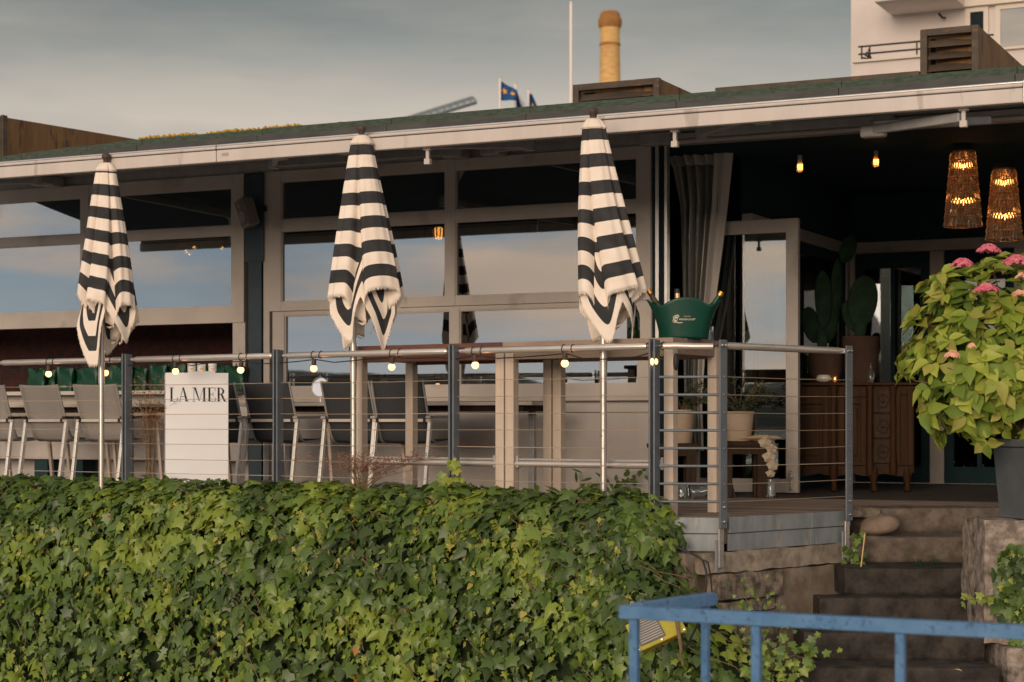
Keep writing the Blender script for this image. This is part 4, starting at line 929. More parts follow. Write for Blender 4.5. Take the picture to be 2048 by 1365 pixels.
# small things on the sill behind the chairs
mr = thing('make_up_mirror', 'round make-up mirror on a thin stand below the middle window', 'mirror', FAC.m @ T(FAC.s(641, -.5), -.5, .752))
MB().lathe([(.045, 0), (.05, .006), (.008, .01), (.006, .05)], 18).build('foot', 'alu_bright', mr, smooth=40)
MB().lathe([(.078, -.003), (.078, .003)], 32, (0, 0, .135), Matrix.Rotation(R(82), 3, 'X')).build('mirror_glass', 'mirror', mr)
MB().tube([(.084 * math.cos(a), 0, .135 + .084 * math.sin(a)) for a in [2 * math.pi * i / 28 for i in range(29)]], .0045, 6).build('rim', 'alu_bright', mr, smooth=60)
for i, px in enumerate((667, 677)):
    tag(MB().lathe([(.016, 0), (.018, .004), (.018, .03), (.014, .034), (.014, .045)], 12).build('sample_bottle', 'jar_white', mtx=FAC.m @ T(FAC.s(px, -.5), -.5, .751), smooth=40),
        ['left', 'right'][i] + ' one of two tiny white bottles beside the make-up mirror', 'bottle', 'bottles beside the mirror')

# wooden bar tables behind the railing
def bar_table(label, px0, px1, off, D, topm, z=1.12):
    t = thing('bar_table', label, 'table', FEN.m, 'wooden bar tables behind the railing'); x0, x1 = FEN.s(px0, off), FEN.s(px1, off); n = 4; w_ = (D + .06) / n
    for i in range(n): MB().box(x0 - .03, x1 + .015, off - .03 + w_ * i + .002, off - .03 + w_ * (i + 1) - .002, z - .032, z + random.uniform(-.001, .001)).build('top_plank', topm, t, bev=.003)
    for y_ in (off + .006, off + D - .03): MB().box(x0 + .07, x1 - .07, y_, y_ + .024, z - .115, z - .033).build('apron', 'wood_red' if topm == 'wood_red' else 'wood_grey', t, bev=.002)
    for y_ in (off, off + D - .066):
        for x in (x0, x1 - .066): MB().box(x, x + .066, y_, y_ + .066, 0, z - .033).build('leg', 'wood_pale', t, bev=.004)
    for x in (x0 + .033, x1 - .033): MB().box(x - .02, x + .02, off + .066, off + D - .066, z - .10, z - .034).build('cross_apron', 'wood_grey', t)
    yf = off + D * .5
    MB().tube([(x0 + .07, off + .03, .315), (x1 - .07, off + .03, .315)], .021, 14).build('foot_rail', 'rail_steel', t, smooth=60)
    MB().box(x0 + .067, x1 - .067, off + .022, off + .038, .340, .352).build('rail_bracket_bar', 'alu_grey', t)
    for x in (x0 + .075, x1 - .095): MB().box(x, x + .02, off + .012, off + .05, .29, .37).build('rail_bracket', 'alu_grey', t, bev=.003)
    return t, x0, x1
BO = .13
bar_table('reddish brown wooden bar table behind the middle of the railing', 709, 1007, BO, .66, 'wood_red')
bt, bx0, bx1 = bar_table('weathered grey wooden bar table under the champagne cooler', 1010, 1346, BO, .66, 'wood_grey')

# champagne cooler and bottles on the right bar table
cx_l = FEN.s(1376, BO + .24); cpos = FEN.w(min(cx_l, bx1 - .05), BO + .24, 1.1215)
ck = thing('champagne_cooler', 'dark green scalloped champagne cooler with cream lettering on the bar table', 'ice bucket', T(*cpos) @ Matrix.Rotation(R(-6), 4, 'Z'))
def cool(u, v):
    a = 2 * math.pi * u; ca, sa = math.cos(a), math.sin(a); e = .8
    rx = .152 + .062 * v ** 1.4; ry = .105 + .035 * v
    ear = abs(ca) ** 4; rim = .215 + .018 * math.cos(4 * a) * (1 - ear) + .022 * abs(math.cos(a * 2)) ** 1.5 + .010 * ear + .014 * math.exp(-((a - 5.15) / .3) ** 2)
    z = rim * v; out = 1 + .10 * ear * v ** 3
    return Vector((math.copysign(abs(ca) ** e, ca) * rx * out, math.copysign(abs(sa) ** e, sa) * ry, z))
MB().grid(cool, 96, 18, True).build('bucket', 'cooler_green', ck, smooth=180, solid=.006)
MB().lathe([(.145, 0), (.15, .006)], 32, (0, 0, .0), sy=.7).build('bucket_base', 'cooler_green', ck)
def wrap_text(body, size, cx, cz, m, name):
    me = text_mesh(body, size, .0004)
    for v in me.vertices:
        xx = v.co.x + cx; zz = v.co.y + cz; best = None
        vv = zz / .225; rx = .148 + .055 * vv ** 1.5; ry = .105 + .035 * vv
        ca = max(-1, min(1, (abs(xx) / rx) ** (1 / .8))); sa = math.sqrt(max(0, 1 - ca * ca)); yy = -(sa ** .8) * ry
        v.co = Vector((xx, yy - .0045 - v.co.z, zz))
    o = bpy.data.objects.new(name, me); COL.objects.link(o); me.materials.append(MATS[m]); o.parent = ck; stuff(o)
wrap_text('Perrier Jouët'.upper(), .0155, .022, .112, 'print_cream', 'lettering')
wrap_text('CHAMPAGNE', .0072, .022, .134, 'print_cream', 'lettering')
orn = MB()
for a_, b_, r_ in ((-.052, .118, .012), (-.046, .134, .010), (-.058, .130, .009), (-.038, .137, .008), (-.060, .108, .009), (-.05, .105, .008)):
    ringp = []
    for k_ in range(13):
        t_ = 2 * math.pi * k_ / 12; xx, zz = a_ + r_ * math.cos(t_), b_ + r_ * math.sin(t_); vv = zz / .225; rx = .148 + .055 * vv ** 1.5; ry = .105 + .035 * vv
        sa = math.sqrt(max(0, 1 - (abs(xx) / rx) ** 2.5)); ringp.append((xx, -(sa ** .8) * ry - .0045, zz))
    orn.tube(ringp, .0016, 5)
sw = []
for k_ in range(10):
    xx = -.05 + .045 * k_ / 9; zz = .100 - .004 * math.sin(k_ / 9 * 3.1); vv = zz / .225; rx = .148 + .055 * vv ** 1.5; ry = .105 + .035 * vv
    sw.append((xx, -(math.sqrt(max(0, 1 - (abs(xx) / rx) ** 2.5)) ** .8) * ry - .0045, zz))
orn.tube(sw, [.0008 + .002 * math.sin(k_ / 9 * 3.1) for k_ in range(10)], 5); orn.build('flower_emblem', 'print_cream', ck)
BP = [(0, 0), (.040, .0), (.043, .012), (.043, .15), (.038, .18), (.024, .21), (.0165, .235)]
def bottle(label, m, neck, top):
    t = thing('champagne_bottle', label, 'bottle', m, 'champagne bottles on the bar table')
    MB().lathe(BP, 20).build('bottle_body', 'bottle_green', t, smooth=50)
    MB().lathe([(.018, .225), (.017, .25), (.0155, .29)], 16).build('neck_foil', neck, t, smooth=50)
    MB().lathe([(.0175, .2905), (.018, .305), (.016, .318), (.002, .320)], 16).build('crown', top, t, smooth=50)
cm = ck.matrix_world
bottle('champagne bottle leaning out of the left end of the cooler', cm @ T(-.066, 0, .045) @ Matrix.Rotation(R(-31), 4, 'Y') @ T(0, 0, -.005), 'brown_plastic', 'gold_foil')
bottle('dark topped champagne bottle upright in the cooler', cm @ T(-.03, .055, .035) @ Matrix.Rotation(R(-3), 4, 'Y') @ T(0, 0, -.03), 'pale_foil', 'black_plastic')
bottle('champagne bottle leaning out of the right end of the cooler', cm @ T(.072, .01, .04) @ Matrix.Rotation(R(33), 4, 'Y') @ T(0, 0, -.01), 'cooler_green', 'gold_foil')
bpos = FEN.w(FEN.s(1267, BO + .30), BO + .30, 1.122)
bottle('green champagne bottle standing alone right of the parasol hem', T(*bpos), 'pale_foil', 'black_plastic')
gpos = FEN.w(bx1 - .02, BO + .52, 1.122)
tag(MB().lathe([(.03, 0), (.034, .005), (.036, .09), (.034, .09), (.031, .01), (.002, .009)], 18).build('drinking_glass', 'clear_jar', mtx=T(*gpos), smooth=40), 'small clear glass right of the champagne cooler', 'glass')

# loudspeaker on the dark post
lp0 = FAC.w(FAC.s(497, -.14), -.14, FAC.z(497, 425, -.14))
sp = thing('loudspeaker', 'tilted grey loudspeaker mounted on the dark post between the windows', 'loudspeaker', T(*lp0) @ Matrix.Rotation(FAC.a, 4, 'Z') @ Matrix.Rotation(R(-30), 4, 'Z') @ Matrix.Rotation(R(-13), 4, 'Y') @ Matrix.Rotation(R(12), 4, 'X'))
MB().hexa([(-.075, -.07, -.13), (.075, -.07, -.13), (.05, .06, -.12), (-.05, .06, -.12)], [(-.075, -.07, .13), (.075, -.07, .13), (.05, .06, .12), (-.05, .06, .12)]).build('cabinet', 'speaker_grey', sp, bev=.01)
MB().box(-.062, .062, -.076, -.0705, -.112, .118).build('grille', 'speaker_grille', sp, bev=.003)
MB().lathe([(.05, 0), (.052, .004), (.03, .002)], 22, (0, -.0765, -.035), Matrix.Rotation(R(90), 3, 'X')).build('woofer', 'speaker_grey', sp, smooth=40)
MB().lathe([(.02, 0), (.022, .004), (.01, .003)], 16, (.0, -.0765, .07), Matrix.Rotation(R(90), 3, 'X')).build('tweeter', 'speaker_grey', sp, smooth=40)
MB().bar((0, .05, .0), (.04, .16, .0), .03, .05).build('mount_arm', 'black_plastic', sp)

# ================================================================== ENTRANCE
# framed glass door leaf standing open
dl = inv_f @ W(1595, 988, depth_on(988)); YD = dl.y
dr = thing('glass_door', 'beige framed glass door leaf behind the potted olive plants', 'door', FAC.m)
xa, xb = FAC.s(1374, YD), FAC.s(1596, YD); zd = FAC.z(1595, 436, YD); st = .105
g = MB(); g.box(xb - st, xb, YD, YD + .06, .006, zd); g.box(xa, xa + st, YD, YD + .06, .006, zd); g.box(xa + st, xb - st, YD + .003, YD + .057, zd - .115, zd); g.box(xa + st, xb - st, YD + .003, YD + .057, .006, .12)
g.build('door_frame', 'beige_paint', dr, bev=.004)
MB().box(xa + st, xb - st, YD + .022, YD + .028, .12, zd - .115).build('pane', 'door_glass', dr)
g = MB(); hx = xb - st * .5; g.box(hx - .012, hx + .012, YD - .04, YD - .001, .03, .19); g.box(hx - .022, hx + .022, YD - .045, YD - .02, .12, .14); g.build('door_bolt', 'bolt', dr, bev=.003)
# curtain of clear sheet with fabric borders, gathered
cu = thing('entrance_curtain', 'clear plastic curtain with grey fabric borders gathered beside the entrance', 'curtain', FAC.m)
def edge_px(v, pts):
    for (v0, p0), (v1, p1) in zip(pts, pts[1:]):
        if v <= v1: f = (v - v0) / (v1 - v0); f = f * f * (3 - 2 * f) if False else f; return p0 + (p1 - p0) * f
    return pts[-1][1]
LFT = [(0, 1326), (.08, 1345), (.2, 1358), (.5, 1362), (.8, 1366), (1, 1368)]; RGT = [(0, 1468), (.25, 1450), (.5, 1430), (.68, 1408), (.85, 1402), (1, 1404)]
YC = YD - .16; ztop, zbot = FAC.z(1400, 284, YC), .35
def cur(u, v, pleats=True, yo=0.0):
    px = edge_px(v, LFT) * (1 - u) + edge_px(v, RGT) * u; y_ = YC
    y_ += yo + (.035 * math.sin(u * 40 + .8 * math.sin(v * 3)) * (1 if .10 < u < .80 else .25) + .02 * math.sin(u * 13 + v * 5)) + .05 * v
    return Vector((FAC.s(px, YC), y_, ztop + (zbot - ztop) * v))
def strip(name, m, u0, u1, v0, v1, nu, nv, yo=0.0): MB().grid(lambda a, b: cur(u0 + (u1 - u0) * a, v0 + (v1 - v0) * b, yo=yo), nu, nv).build(name, m, cu, smooth=180, solid=.003)
strip('heading', 'curtain_cloth', .0, .72, 0, .075, 70, 6, -.006)
strip('left_border', 'curtain_cloth', 0, .15, .0, 1, 10, 50)
strip('right_border', 'curtain_cloth', .70, 1.0, .0, 1, 24, 50)
strip('clear_sheet', 'clear_sheet', .15, .70, .07, 1, 80, 50)

# sideboard with two cactus pots
sbd = depth_on(983); sb = thing('wooden_sideboard', 'old carved brown wooden sideboard in the entrance', 'sideboard', T(X(1600, sbd + .05), sbd + .05, 0) @ Matrix.Rotation(R(-8), 4, 'Z'))
SW, SH, SD = .96, .93, .42
MB().box(-.16, SW + .03, -.03, SD + .1, SH - .025, SH).build('top', 'oak', sb, bev=.006)
MB().box(-.13, SW, .02, SD + .05, .16, SH - .026).build('carcass', 'oak', sb)
def panel(x0, x1, z0, z1):
    g = MB(); w_ = .045; y0 = -.004
    g.box(x0, x0 + w_, y0, .019, z0, z1); g.box(x1 - w_, x1, y0, .019, z0, z1); g.box(x0 + w_, x1 - w_, y0, .019, z0, z0 + w_); g.box(x0 + w_, x1 - w_, y0, .019, z1 - w_, z1); return g.build('door', 'oak', sb, bev=.004)
for a, b in ((-.12, .24), (.33, .56)):
    dd = panel(a, b, .22, SH - .14); MB().box(a + .075, b - .075, .006, .0195, .30, SH - .22).build('field', 'oak', dd, bev=.006)
    MB().box(a, b, .002, .0195, SH - .125, SH - .035).build('drawer', 'oak', sb, bev=.006)
for i in range(3):
    z = .24 + i * .215; dw = MB().box(.62, .775, -.006, .0195, z, z + .20).build('drawer', 'wood_dark', sb, bev=.006)
    g = MB(); g.tube([(.6975 + .045 * math.cos(q) * (1 + .2 * math.sin(4 * q)), -.010, z + .1 + .055 * math.sin(q)) for q in [2 * math.pi * k_ / 24 for k_ in range(25)]], .007, 6); g.sphere((.6975, -.012, z + .1), .016, nu=10, nv=6); g.build('carving', 'wood_dark', dw, smooth=60)
panel(.80, .95, .22, SH - .06)
for x in (.285, .59, .785):
    MB().lathe([(.03, .14), (.036, .2), (.027, .35), (.03, .6), (.026, .8), (.035, SH - .03)], 12, (x, .0, 0)).build('pilaster', 'oak', sb, smooth=60)
for x, y_ in ((-.08, .03), (.285, .02), (.62, .03), (.90, .04), (-.08, SD), (.92, SD)):
    MB().tube([(x, y_, .20), (x, y_ - .02, .13), (x + .005, y_ + .0, .07), (x + .005, y_ - .025, .02), (x, y_ - .03, .0)], [.045, .038, .024, .028, .03], 10).build('leg', 'oak', sb, smooth=60)
g = MB(); n = 26
vs_ = [(-.12 + 1.06 * i / n, .012, .215) for i in range(n + 1)] + [(-.12 + 1.06 * i / n, .012, .155 - .025 * abs(math.sin(i / n * 12))) for i in range(n + 1)]
g.add(vs_, [(i, i + 1, n + 2 + i, n + 1 + i) for i in range(n)]); g.build('scalloped_apron', 'oak', sb, solid=.02)
def on_sb(x, y_, z=SH): return sb.matrix_world @ Vector((x, y_, z))
def cactus(label, x, y_, r0, r1, h, pads):
    t = thing('potted_cactus', label, 'cactus', T(*on_sb(x, y_, SH + .001)), 'potted cacti on the sideboard')
    MB().lathe([(r0 * .7, 0), (r0 * .9, h * .15), (r0, h * .45), (r1, h), (r1 - .018, h), (r1 - .03, h * .9), (.004, h * .9)], 28).build('pot', 'terracotta', t, smooth=50)
    for (cx, cz, w_, hh, tilt, yo) in pads:
        def pad(u, v, w_=w_, hh=hh):
            a = 2 * math.pi * u; b = math.pi * (v - .5) * .998; z = math.sin(b); k_ = math.cos(b) * (1 - .18 * (1 - z) * .5)
            return Vector((w_ * math.cos(a) * k_, .028 * math.sin(a) * k_, hh * z))
        o = MB().grid(pad, 22, 14, True).build('pad', 'cactus', t, smooth=180); o.matrix_local = T(cx, yo, h + cz) @ Matrix.Rotation(tilt, 4, 'Y') @ Matrix.Rotation(yo * 6, 4, 'Z')
    return t
q = 1 / 236.0
cactus('prickly pear cactus with tall upright pads in the left brown pot', .22, .12, .145, .15, .30, [(-.03, .07, .055, .10, 0, 0), (-.12, .20, .09, .16, -.22, .03), (-.02, .42, .082, .25, -.03, .0), (.10, .45, .07, .33, .06, .08), (.03, .20, .10, .16, .1, .05), (.21, .86, .10, .125, .35, .10)])
cactus('prickly pear cactus with a broad dark pad in the right brown pot', .52, .22, .155, .16, .40, [(.0, .08, .06, .10, 0, 0), (.02, .30, .14, .23, .12, .0), (-.07, .18, .09, .14, -.3, .05)])
tag(MB().lathe([(.03, 0), (.06, .012), (.068, .035), (.055, .06), (.045, .064), (.04, .055), (.002, .02)], 22).build('white_bowl', 'porcelain', mtx=T(*on_sb(.20, -.005, SH + .002)), smooth=60), 'small white bowl on the sideboard below the left pot', 'bowl')
cn_ = thing('candle_glass', 'tiny lit amber candle glass beside the white bowl', 'candle', T(*on_sb(.295, .0, SH + .002)))
MB().lathe([(.018, 0), (.022, .05), (.020, .05), (.016, .006), (.002, .005)], 14).build('cup', 'amber_glass', cn_, smooth=40); MB().lathe([(.002, .018), (.006, .024), (.004, .034), (.0005, .044)], 8).build('flame', 'filament_dim', cn_, smooth=60)
tag(MB().lathe([(.025, 0), (.03, .008), (.03, .07), (.012, .10), (.010, .15), (.016, .155), (.016, .17), (.002, .172)], 14).build('glass_decanter', 'clear_jar', mtx=T(*on_sb(.60, .10, SH + .002)), smooth=40), 'small clear decanter on the sideboard right of the cactus pots', 'bottle')

# wooden stools with potted olives and jars
def stool(label, px0, px1, base_py, h, m='wood_dark'):
    d = depth_on(base_py); t = thing('wooden_stool', label, 'stool', T(0, 0, 0), 'dark wooden plant stools'); x0, x1 = X(px0, d), X(px1, d)
    MB().box(x0, x1, d, d + .34, h - .035, h).build('seat', m, t, bev=.006)
    for a in (x0 + .02, x1 - .10):
        for b in (d + .02, d + .24): MB().box(a, a + .08, b, b + .08, 0, h - .0355).build('leg', m, t, bev=.005)
    MB().box(x0 + .02, x1 - .02, d + .015, d + .035, h - .10, h - .036).build('rail', m, t)
    return d, x0, x1
d1, *_ = stool('dark wooden plant stool behind the corner post of the railing', 1296, 1398, 993, .42)
d2, xs0, xs1 = stool('dark wooden plant stool left of the open glass door', 1440, 1541, 996, .44)
PAL_OLIVE = [(.05, .07, .028), (.075, .10, .045), (.035, .05, .02), (.10, .12, .06), (.06, .075, .05)]
def olive(label, px, d, z0, r0, r1, h, spread, hh, n, tw=True):
    t = thing('potted_olive', label, 'potted plant', T(X(px, d), d, z0), 'potted olive plants on stools')
    MB().lathe([(r0, 0), (r0 + .004, .004), (r1, h - .02), (r1 + .006, h - .018), (r1 + .006, h), (r1 - .006, h), (r1 - .012, h - .03), (.003, h - .03)], 26).build('pot', 'pot_cream', t, smooth=50)
    st_ = MB(); items = []
    for i in range(n):
        a = random.uniform(0, 6.28); el = random.uniform(.15, 1.0); tip = Vector((math.cos(a) * spread * (1.15 - .5 * el), math.sin(a) * spread * (1.1 - .5 * el), h + hh * el * random.uniform(.6, 1)))
        b0 = Vector((random.uniform(-.02, .02), random.uniform(-.02, .02), h - .03)); mid = b0.lerp(tip, .5) + Vector((0, 0, .04)); P_ = [b0, b0.lerp(mid, .6) + Vector((0, 0, .015)), mid, tip]
        st_.tube(P_, [.004, .0035, .003, .0015], 5)
        for k_ in range(15):
            f = .25 + .75 * k_ / 14; q = b0.lerp(mid, f * 2) if f < .5 else mid.lerp(tip, f * 2 - 1); dr_ = (tip - b0).normalized() + Vector((random.uniform(-1, 1), random.uniform(-1, 1), random.uniform(-.6, .8))) * .9
            items.append((q, leaf_matrix(dr_, Vector((random.uniform(-1, 1), random.uniform(-1, .3), random.uniform(.2, 1)))), random.uniform(.045, .08), random.randrange(5), random.random()))
    st_.build('twigs', 'stem_brown', t, smooth=60); leaf_cloud(t, items, 'narrow', 'leaf_small', 0, PAL_OLIVE)
olive('potted olive plant in a tall cream pot behind the corner post', 1362, d1 + .16, .421, .085, .115, .27, .30, .26, 16)
olive('potted olive plant in a cream pot on the stool left of the glass door', 1478, d2 + .16, .441, .09, .118, .235, .26, .34, 24)
tag(MB().box(-.008, .008, 0, .008, 0, .42).build('chalkboard', 'black_plastic', mtx=T(X(1470, 14.5), 14.5, 0) @ Matrix.Rotation(R(-14), 4, 'Y') @ Matrix.Scale(6, 4, (0, 1, 0))), 'thin dark board leaning under the right plant stool', 'board')
drd = thing('dried_flowers', 'pale dried flower heads hanging over the right plant stool', 'dried flowers', T(X(1540, d2), d2 - .01, 0))
for (px, py, r_) in ((1530, 886, .05), (1543, 898, .045), (1538, 915, .05), (1545, 932, .045), (1541, 948, .035)):
    w0 = W(px, py, d2 - .03) - Vector((X(1540, d2), d2 - .01, 0)); b = MB()
    def petal(u, v, w0=w0, r_=r_):
        a = 2 * math.pi * u; return w0 + Vector((math.cos(a) * r_ * v * (1 + .18 * math.sin(5 * a)), -.02 * (1 - v) + .012 * math.sin(3 * a) * v, math.sin(a) * r_ * v * .85))
    b.grid(petal, 24, 5, True); b.build('flower_head', 'dried_white', drd, smooth=180, solid=.004)
b = MB(); items = []
for i in range(9):
    a = W(1500 + random.uniform(-30, 30), 884, d2 + random.uniform(.02, .2)) - Vector((X(1540, d2), d2 - .01, 0)); a.z = .446 + .004 * i; b.tube([a, a + Vector((.09, .0, .004)), a + Vector((.2 + random.uniform(0, .05), random.uniform(-.03, .03), .006))], .004, 5)
b.build('cut_stems', 'bamboo', drd, smooth=60)
def jar(label, px, py, r_, h, lying=False):
    d = depth_on(py); m_ = T(X(px, d), d, .002) if not lying else T(X(px, d), d, r_ + .002) @ Matrix.Rotation(R(80), 4, 'Y')
    tag(MB().lathe([(r_ * .9, 0), (r_, .01), (r_, h * .7), (r_ * .75, h * .85), (r_ * .7, h), (r_ * .62, h), (r_ * .66, h * .84), (r_ * .9, h * .68), (r_ * .88, .015), (.002, .014)], 20).build('glass_jar', 'clear_jar', mtx=m_, smooth=40), label, 'jar', 'glass jars on the deck')
jar('upright clear glass jar at the foot of the right plant stool', 1542, 996, .038, .14)
jar('round clear glass jar standing behind the corner post', 1364, 997, .055, .12)
jar('clear glass jar lying on its side behind the corner post', 1382, 999, .048, .13, True)

# ================================================================== LAMPS
for i, (px, py, lab) in enumerate(((1600, 335, 'left bare filament bulb under the dark entrance ceiling'), (1752, 325, 'right bare filament bulb under the dark entrance ceiling'))):
    d = 14.6 + .3 * i; c = W(px, py, d); t = thing('filament_bulb', lab, 'bulb', T(*c), 'filament bulbs under the entrance ceiling')
    MB().tube([(0, 0, .095), (0, 0, 2.826 - c.z)], .003, 6).build('cord', 'black_plastic', t)
    MB().lathe([(.014, .05), (.018, .055), (.018, .09), (.01, .098)], 12).build('socket', 'alu_grey', t, smooth=40)
    MB().lathe([(.002, -.04), (.022, -.034), (.031, -.012), (.030, .008), (.018, .035), (.014, .05)], 18).build('glass_bulb', 'amber_glass', t, smooth=60)
    g = MB(); [g.tube([(dx, 0, -.018), (dx * 1.2, 0, .022)], .0026, 6) for dx in (-.009, .0, .009)]; g.build('filament', 'filament', t)
def pendant(lab, px, py0, py1, d, w0, w1):
    top, bot = W(px, py0, d), W(px, py1, d); H = top.z - bot.z; t = thing('pendant_lamp', lab, 'lamp', T(bot.x, d, bot.z), 'tiered glass pendant lamps')
    n = 9; r0, r1 = w0 / F * d / 2, w1 / F * d / 2
    for i in range(n):
        z0 = H * i / n; z1 = H * (i + 1) / n - .004; ra = r1 + (r0 - r1) * i / n + .006; rb = r1 + (r0 - r1) * (i + 1) / n - .002; m_ = 30; b = MB()
        for j in range(m_):
            a = 2 * math.pi * (j + .5 * (i % 2)) / m_; da = math.pi / m_ * .86
            q = [Vector((math.cos(a + s) * r_, math.sin(a + s) * r_, z)) for (s, r_, z) in ((-da, ra, z0), (da, ra, z0), (da, rb, z1), (-da, rb, z1))]; mid0 = Vector((math.cos(a) * (ra + .007), math.sin(a) * (ra + .007), z0)); mid1 = Vector((math.cos(a) * (rb + .007), math.sin(a) * (rb + .007), z1))
            b.add([q[0], mid0, q[1], q[2], mid1, q[3]], [(0, 1, 4, 5), (1, 2, 3, 4)])
        b.build('glass_tier', 'amber_glass', t)
        MB().tube([(math.cos(q) * (ra + .001), math.sin(q) * (ra + .001), z0) for q in [2 * math.pi * k_ / 32 for k_ in range(33)]], .0025, 5).build('tier_ring', 'pale_foil', t, smooth=60)
    MB().lathe([(r0 * .9, H), (r0, H + .01), (r0 * .8, H + .05), (.01, H + .055)], 20).build('top_cap', 'iron_dark', t, smooth=40)
    MB().tube([(0, 0, H + .05), (0, 0, 2.826 - bot.z)], .004, 6).build('cord', 'black_plastic', t)
    for f in (.32, .80): MB().sphere((0, 0, H * f), .022, nu=12, nv=8).build('bulb', 'filament_dim', t, smooth=180)
pendant('tiered amber glass pendant lamp, the higher of the pair', 1926, 305, 453, 14.9, 46, 72)
pendant('tiered amber glass pendant lamp, the lower right one of the pair', 2008, 340, 480, 14.9, 44, 70)
# lamps inside seen through the windows
c = FAC.p(877, 467, .7); t = thing('room_bulb', 'glowing cage filament bulb seen through the middle window', 'bulb', FAC.m @ T(*c))
MB().sphere((0, 0, 0), .06, nu=16, nv=10).build('glass_globe', 'amber_glass', t, smooth=180); g = MB()
for k_ in range(6): g.tube([(.018 * math.cos(k_), .018 * math.sin(k_), -.04), (.024 * math.cos(k_), .024 * math.sin(k_), .05)], .0035, 5)
g.build('filament', 'filament', t); MB().tube([(0, 0, .06), (0, 0, 2.83 - c.z)], .005, 6).build('cord', 'black_plastic', t); MB().lathe([(.02, .055), (.025, .06), (.025, .10), (.01, .11)], 12).build('socket', 'iron_dark', t, smooth=40)
c = FAC.p(420, 503, 1.3); t = thing('basket_lamp', 'wide perforated basket lamp glowing behind the left window', 'lamp', FAC.m @ T(*c)); b = MB(); rr = .40; n = 44
for i in range(n):
    for s in (1, -1):
        b.tube([(math.cos(a) * r_, math.sin(a) * r_, z) for a, r_, z in [(2 * math.pi * i / n + s * k_ * .09, rr - .10 * (k_ / 4), -.07 + .14 * k_ / 4) for k_ in range(5)]], .006, 4)
b.build('basket_weave', 'pot_cream', t); [MB().sphere((.3 * math.cos(k_ * 2.4) * (.4 + .6 * (k_ % 3) / 2), .3 * math.sin(k_ * 2.4), -.05 + .03 * (k_ % 3)), .016, nu=8, nv=6).build('bulb', 'filament', t, smooth=180) for k_ in range(9)]; MB().tube([(0, 0, .04), (0, 0, 2.83 - c.z)], .004, 6).build('cord', 'black_plastic', t)

# ================================================================== BLUE RAILING IN THE FOREGROUND
br = thing('blue_handrail', 'blue painted steel railing with rain drops in the foreground', 'railing')
ZB = HC - 367 / F * 6.3
bl = lambda px, d: Vector((X(px, d), d, 0))
q0, q1, q2 = bl(1237, 6.3), bl(2140, 5.62), bl(1424, 6.78)
rh, rw = .044, .05
def brail(a, b, name='top_bar', w_=.05):
    d = (b - a).normalized(); n = Vector((-d.y, d.x, 0)) * w_ / 2; bot = [a - n, b - n, b + n, a + n]
    MB().hexa([v + Vector((0, 0, ZB - rh)) for v in bot], [v + Vector((0, 0, ZB)) for v in bot]).build(name, 'blue_paint', br, bev=.003)
dq = (q1 - q0).normalized(); nq = Vector((-dq.y, dq.x, 0))
brail(q0 + nq * .025, q1 + nq * .025); dk = (q2 - q0).normalized()
brail(q0 + dk * .085 + nq * .03, q2)
def bpost(c, ang, w_=.03): MB().box(-w_ / 2, w_ / 2, -w_ / 2, w_ / 2, GZ, ZB - rh - .001).build('post', 'blue_paint', br, bev=.003).matrix_local = T(c.x, c.y, 0) @ Matrix.Rotation(ang, 4, 'Z')
aq = math.atan2(dq.y, dq.x)
for px in (1263, 1508, 1797, 2110):
    r_ = (px - 1024) / F; s = (r_ * q0.y - q0.x) / (dq.x - r_ * dq.y); c = q0 + dq * s + nq * .025; bpost(c, aq)
c = q0 + dk * ((q2 - q0).length - .045); bpost(c, math.atan2(dk.y, dk.x), .026)

# old yellow floodlight hanging in the ivy
fl_d = 10.38; fc = W(1312, 1258, fl_d)
fl = thing('floodlight', 'old yellow floodlight with grey ribbed glass hanging in the ivy', 'lamp', T(*fc) @ Matrix.Rotation(R(-27), 4, 'Y') @ Matrix.Rotation(R(-28), 4, 'X') @ Matrix.Rotation(R(8), 4, 'Z'))
MB().hexa([(-.145, 0, -.085), (.145, 0, -.085), (.11, .12, -.06), (-.11, .12, -.06)], [(-.145, 0, .085), (.145, 0, .085), (.11, .12, .06), (-.11, .12, .06)]).build('housing', 'lamp_orange', fl, bev=.012)
MB().box(-.15, .15, -.018, -.001, -.09, .09).build('front_plate', 'lamp_yellow', fl, bev=.008)
MB().box(-.125, .03, -.024, -.0185, -.068, .072).build('ribbed_glass', 'speaker_grille', fl, bev=.012)
for k_ in range(9): MB().box(-.115, .02, -.028, -.0245, -.058 + k_ * .0145, -.052 + k_ * .0145).build('rib', 'alu_grey', fl)
for x, z in ((-.138, -.078), (.0, -.078), (.138, -.078), (.138, .078)): MB().lathe([(.007, 0), (.007, .006), (.001, .008)], 8, (x, -.019, z), Matrix.Rotation(R(90), 3, 'X')).build('screw', 'bolt', fl)
tag(MB().tube([W(1340, 1215, 10.4), W(1352, 1235, 10.32), W(1358, 1270, 10.32), W(1362, 1300, 10.32), W(1360, 1312, 10.32), W(1366, 1330, 10.34)], [.010, .012, .011, .009, .004, .008], 8).build('hanging_strap', 'stem_brown', smooth=60), 'brown cloth strap hanging beside the yellow floodlight', 'strap')
tag(MB().tube([W(1345, 1090, 11.05), W(1385, 1108, 10.98), W(1405, 1120, 10.95), W(1413, 1145, 10.95), W(1412, 1180, 10.95), W(1400, 1240, 10.7), W(1370, 1300, 10.5)], .006, 6).build('black_cable', 'black_plastic', smooth=60), 'black cable looping out of the ivy over the stone wall', 'cable')
tag(MB().tube([W(1350, 1094, 11.05), W(1390, 1112, 10.96), W(1416, 1126, 10.94), W(1421, 1150, 10.94), W(1424, 1185, 10.94)], .005, 6).build('thin_cable', 'black_plastic', smooth=60), 'second black cable beside the first, nearer the deck kerb', 'cable')

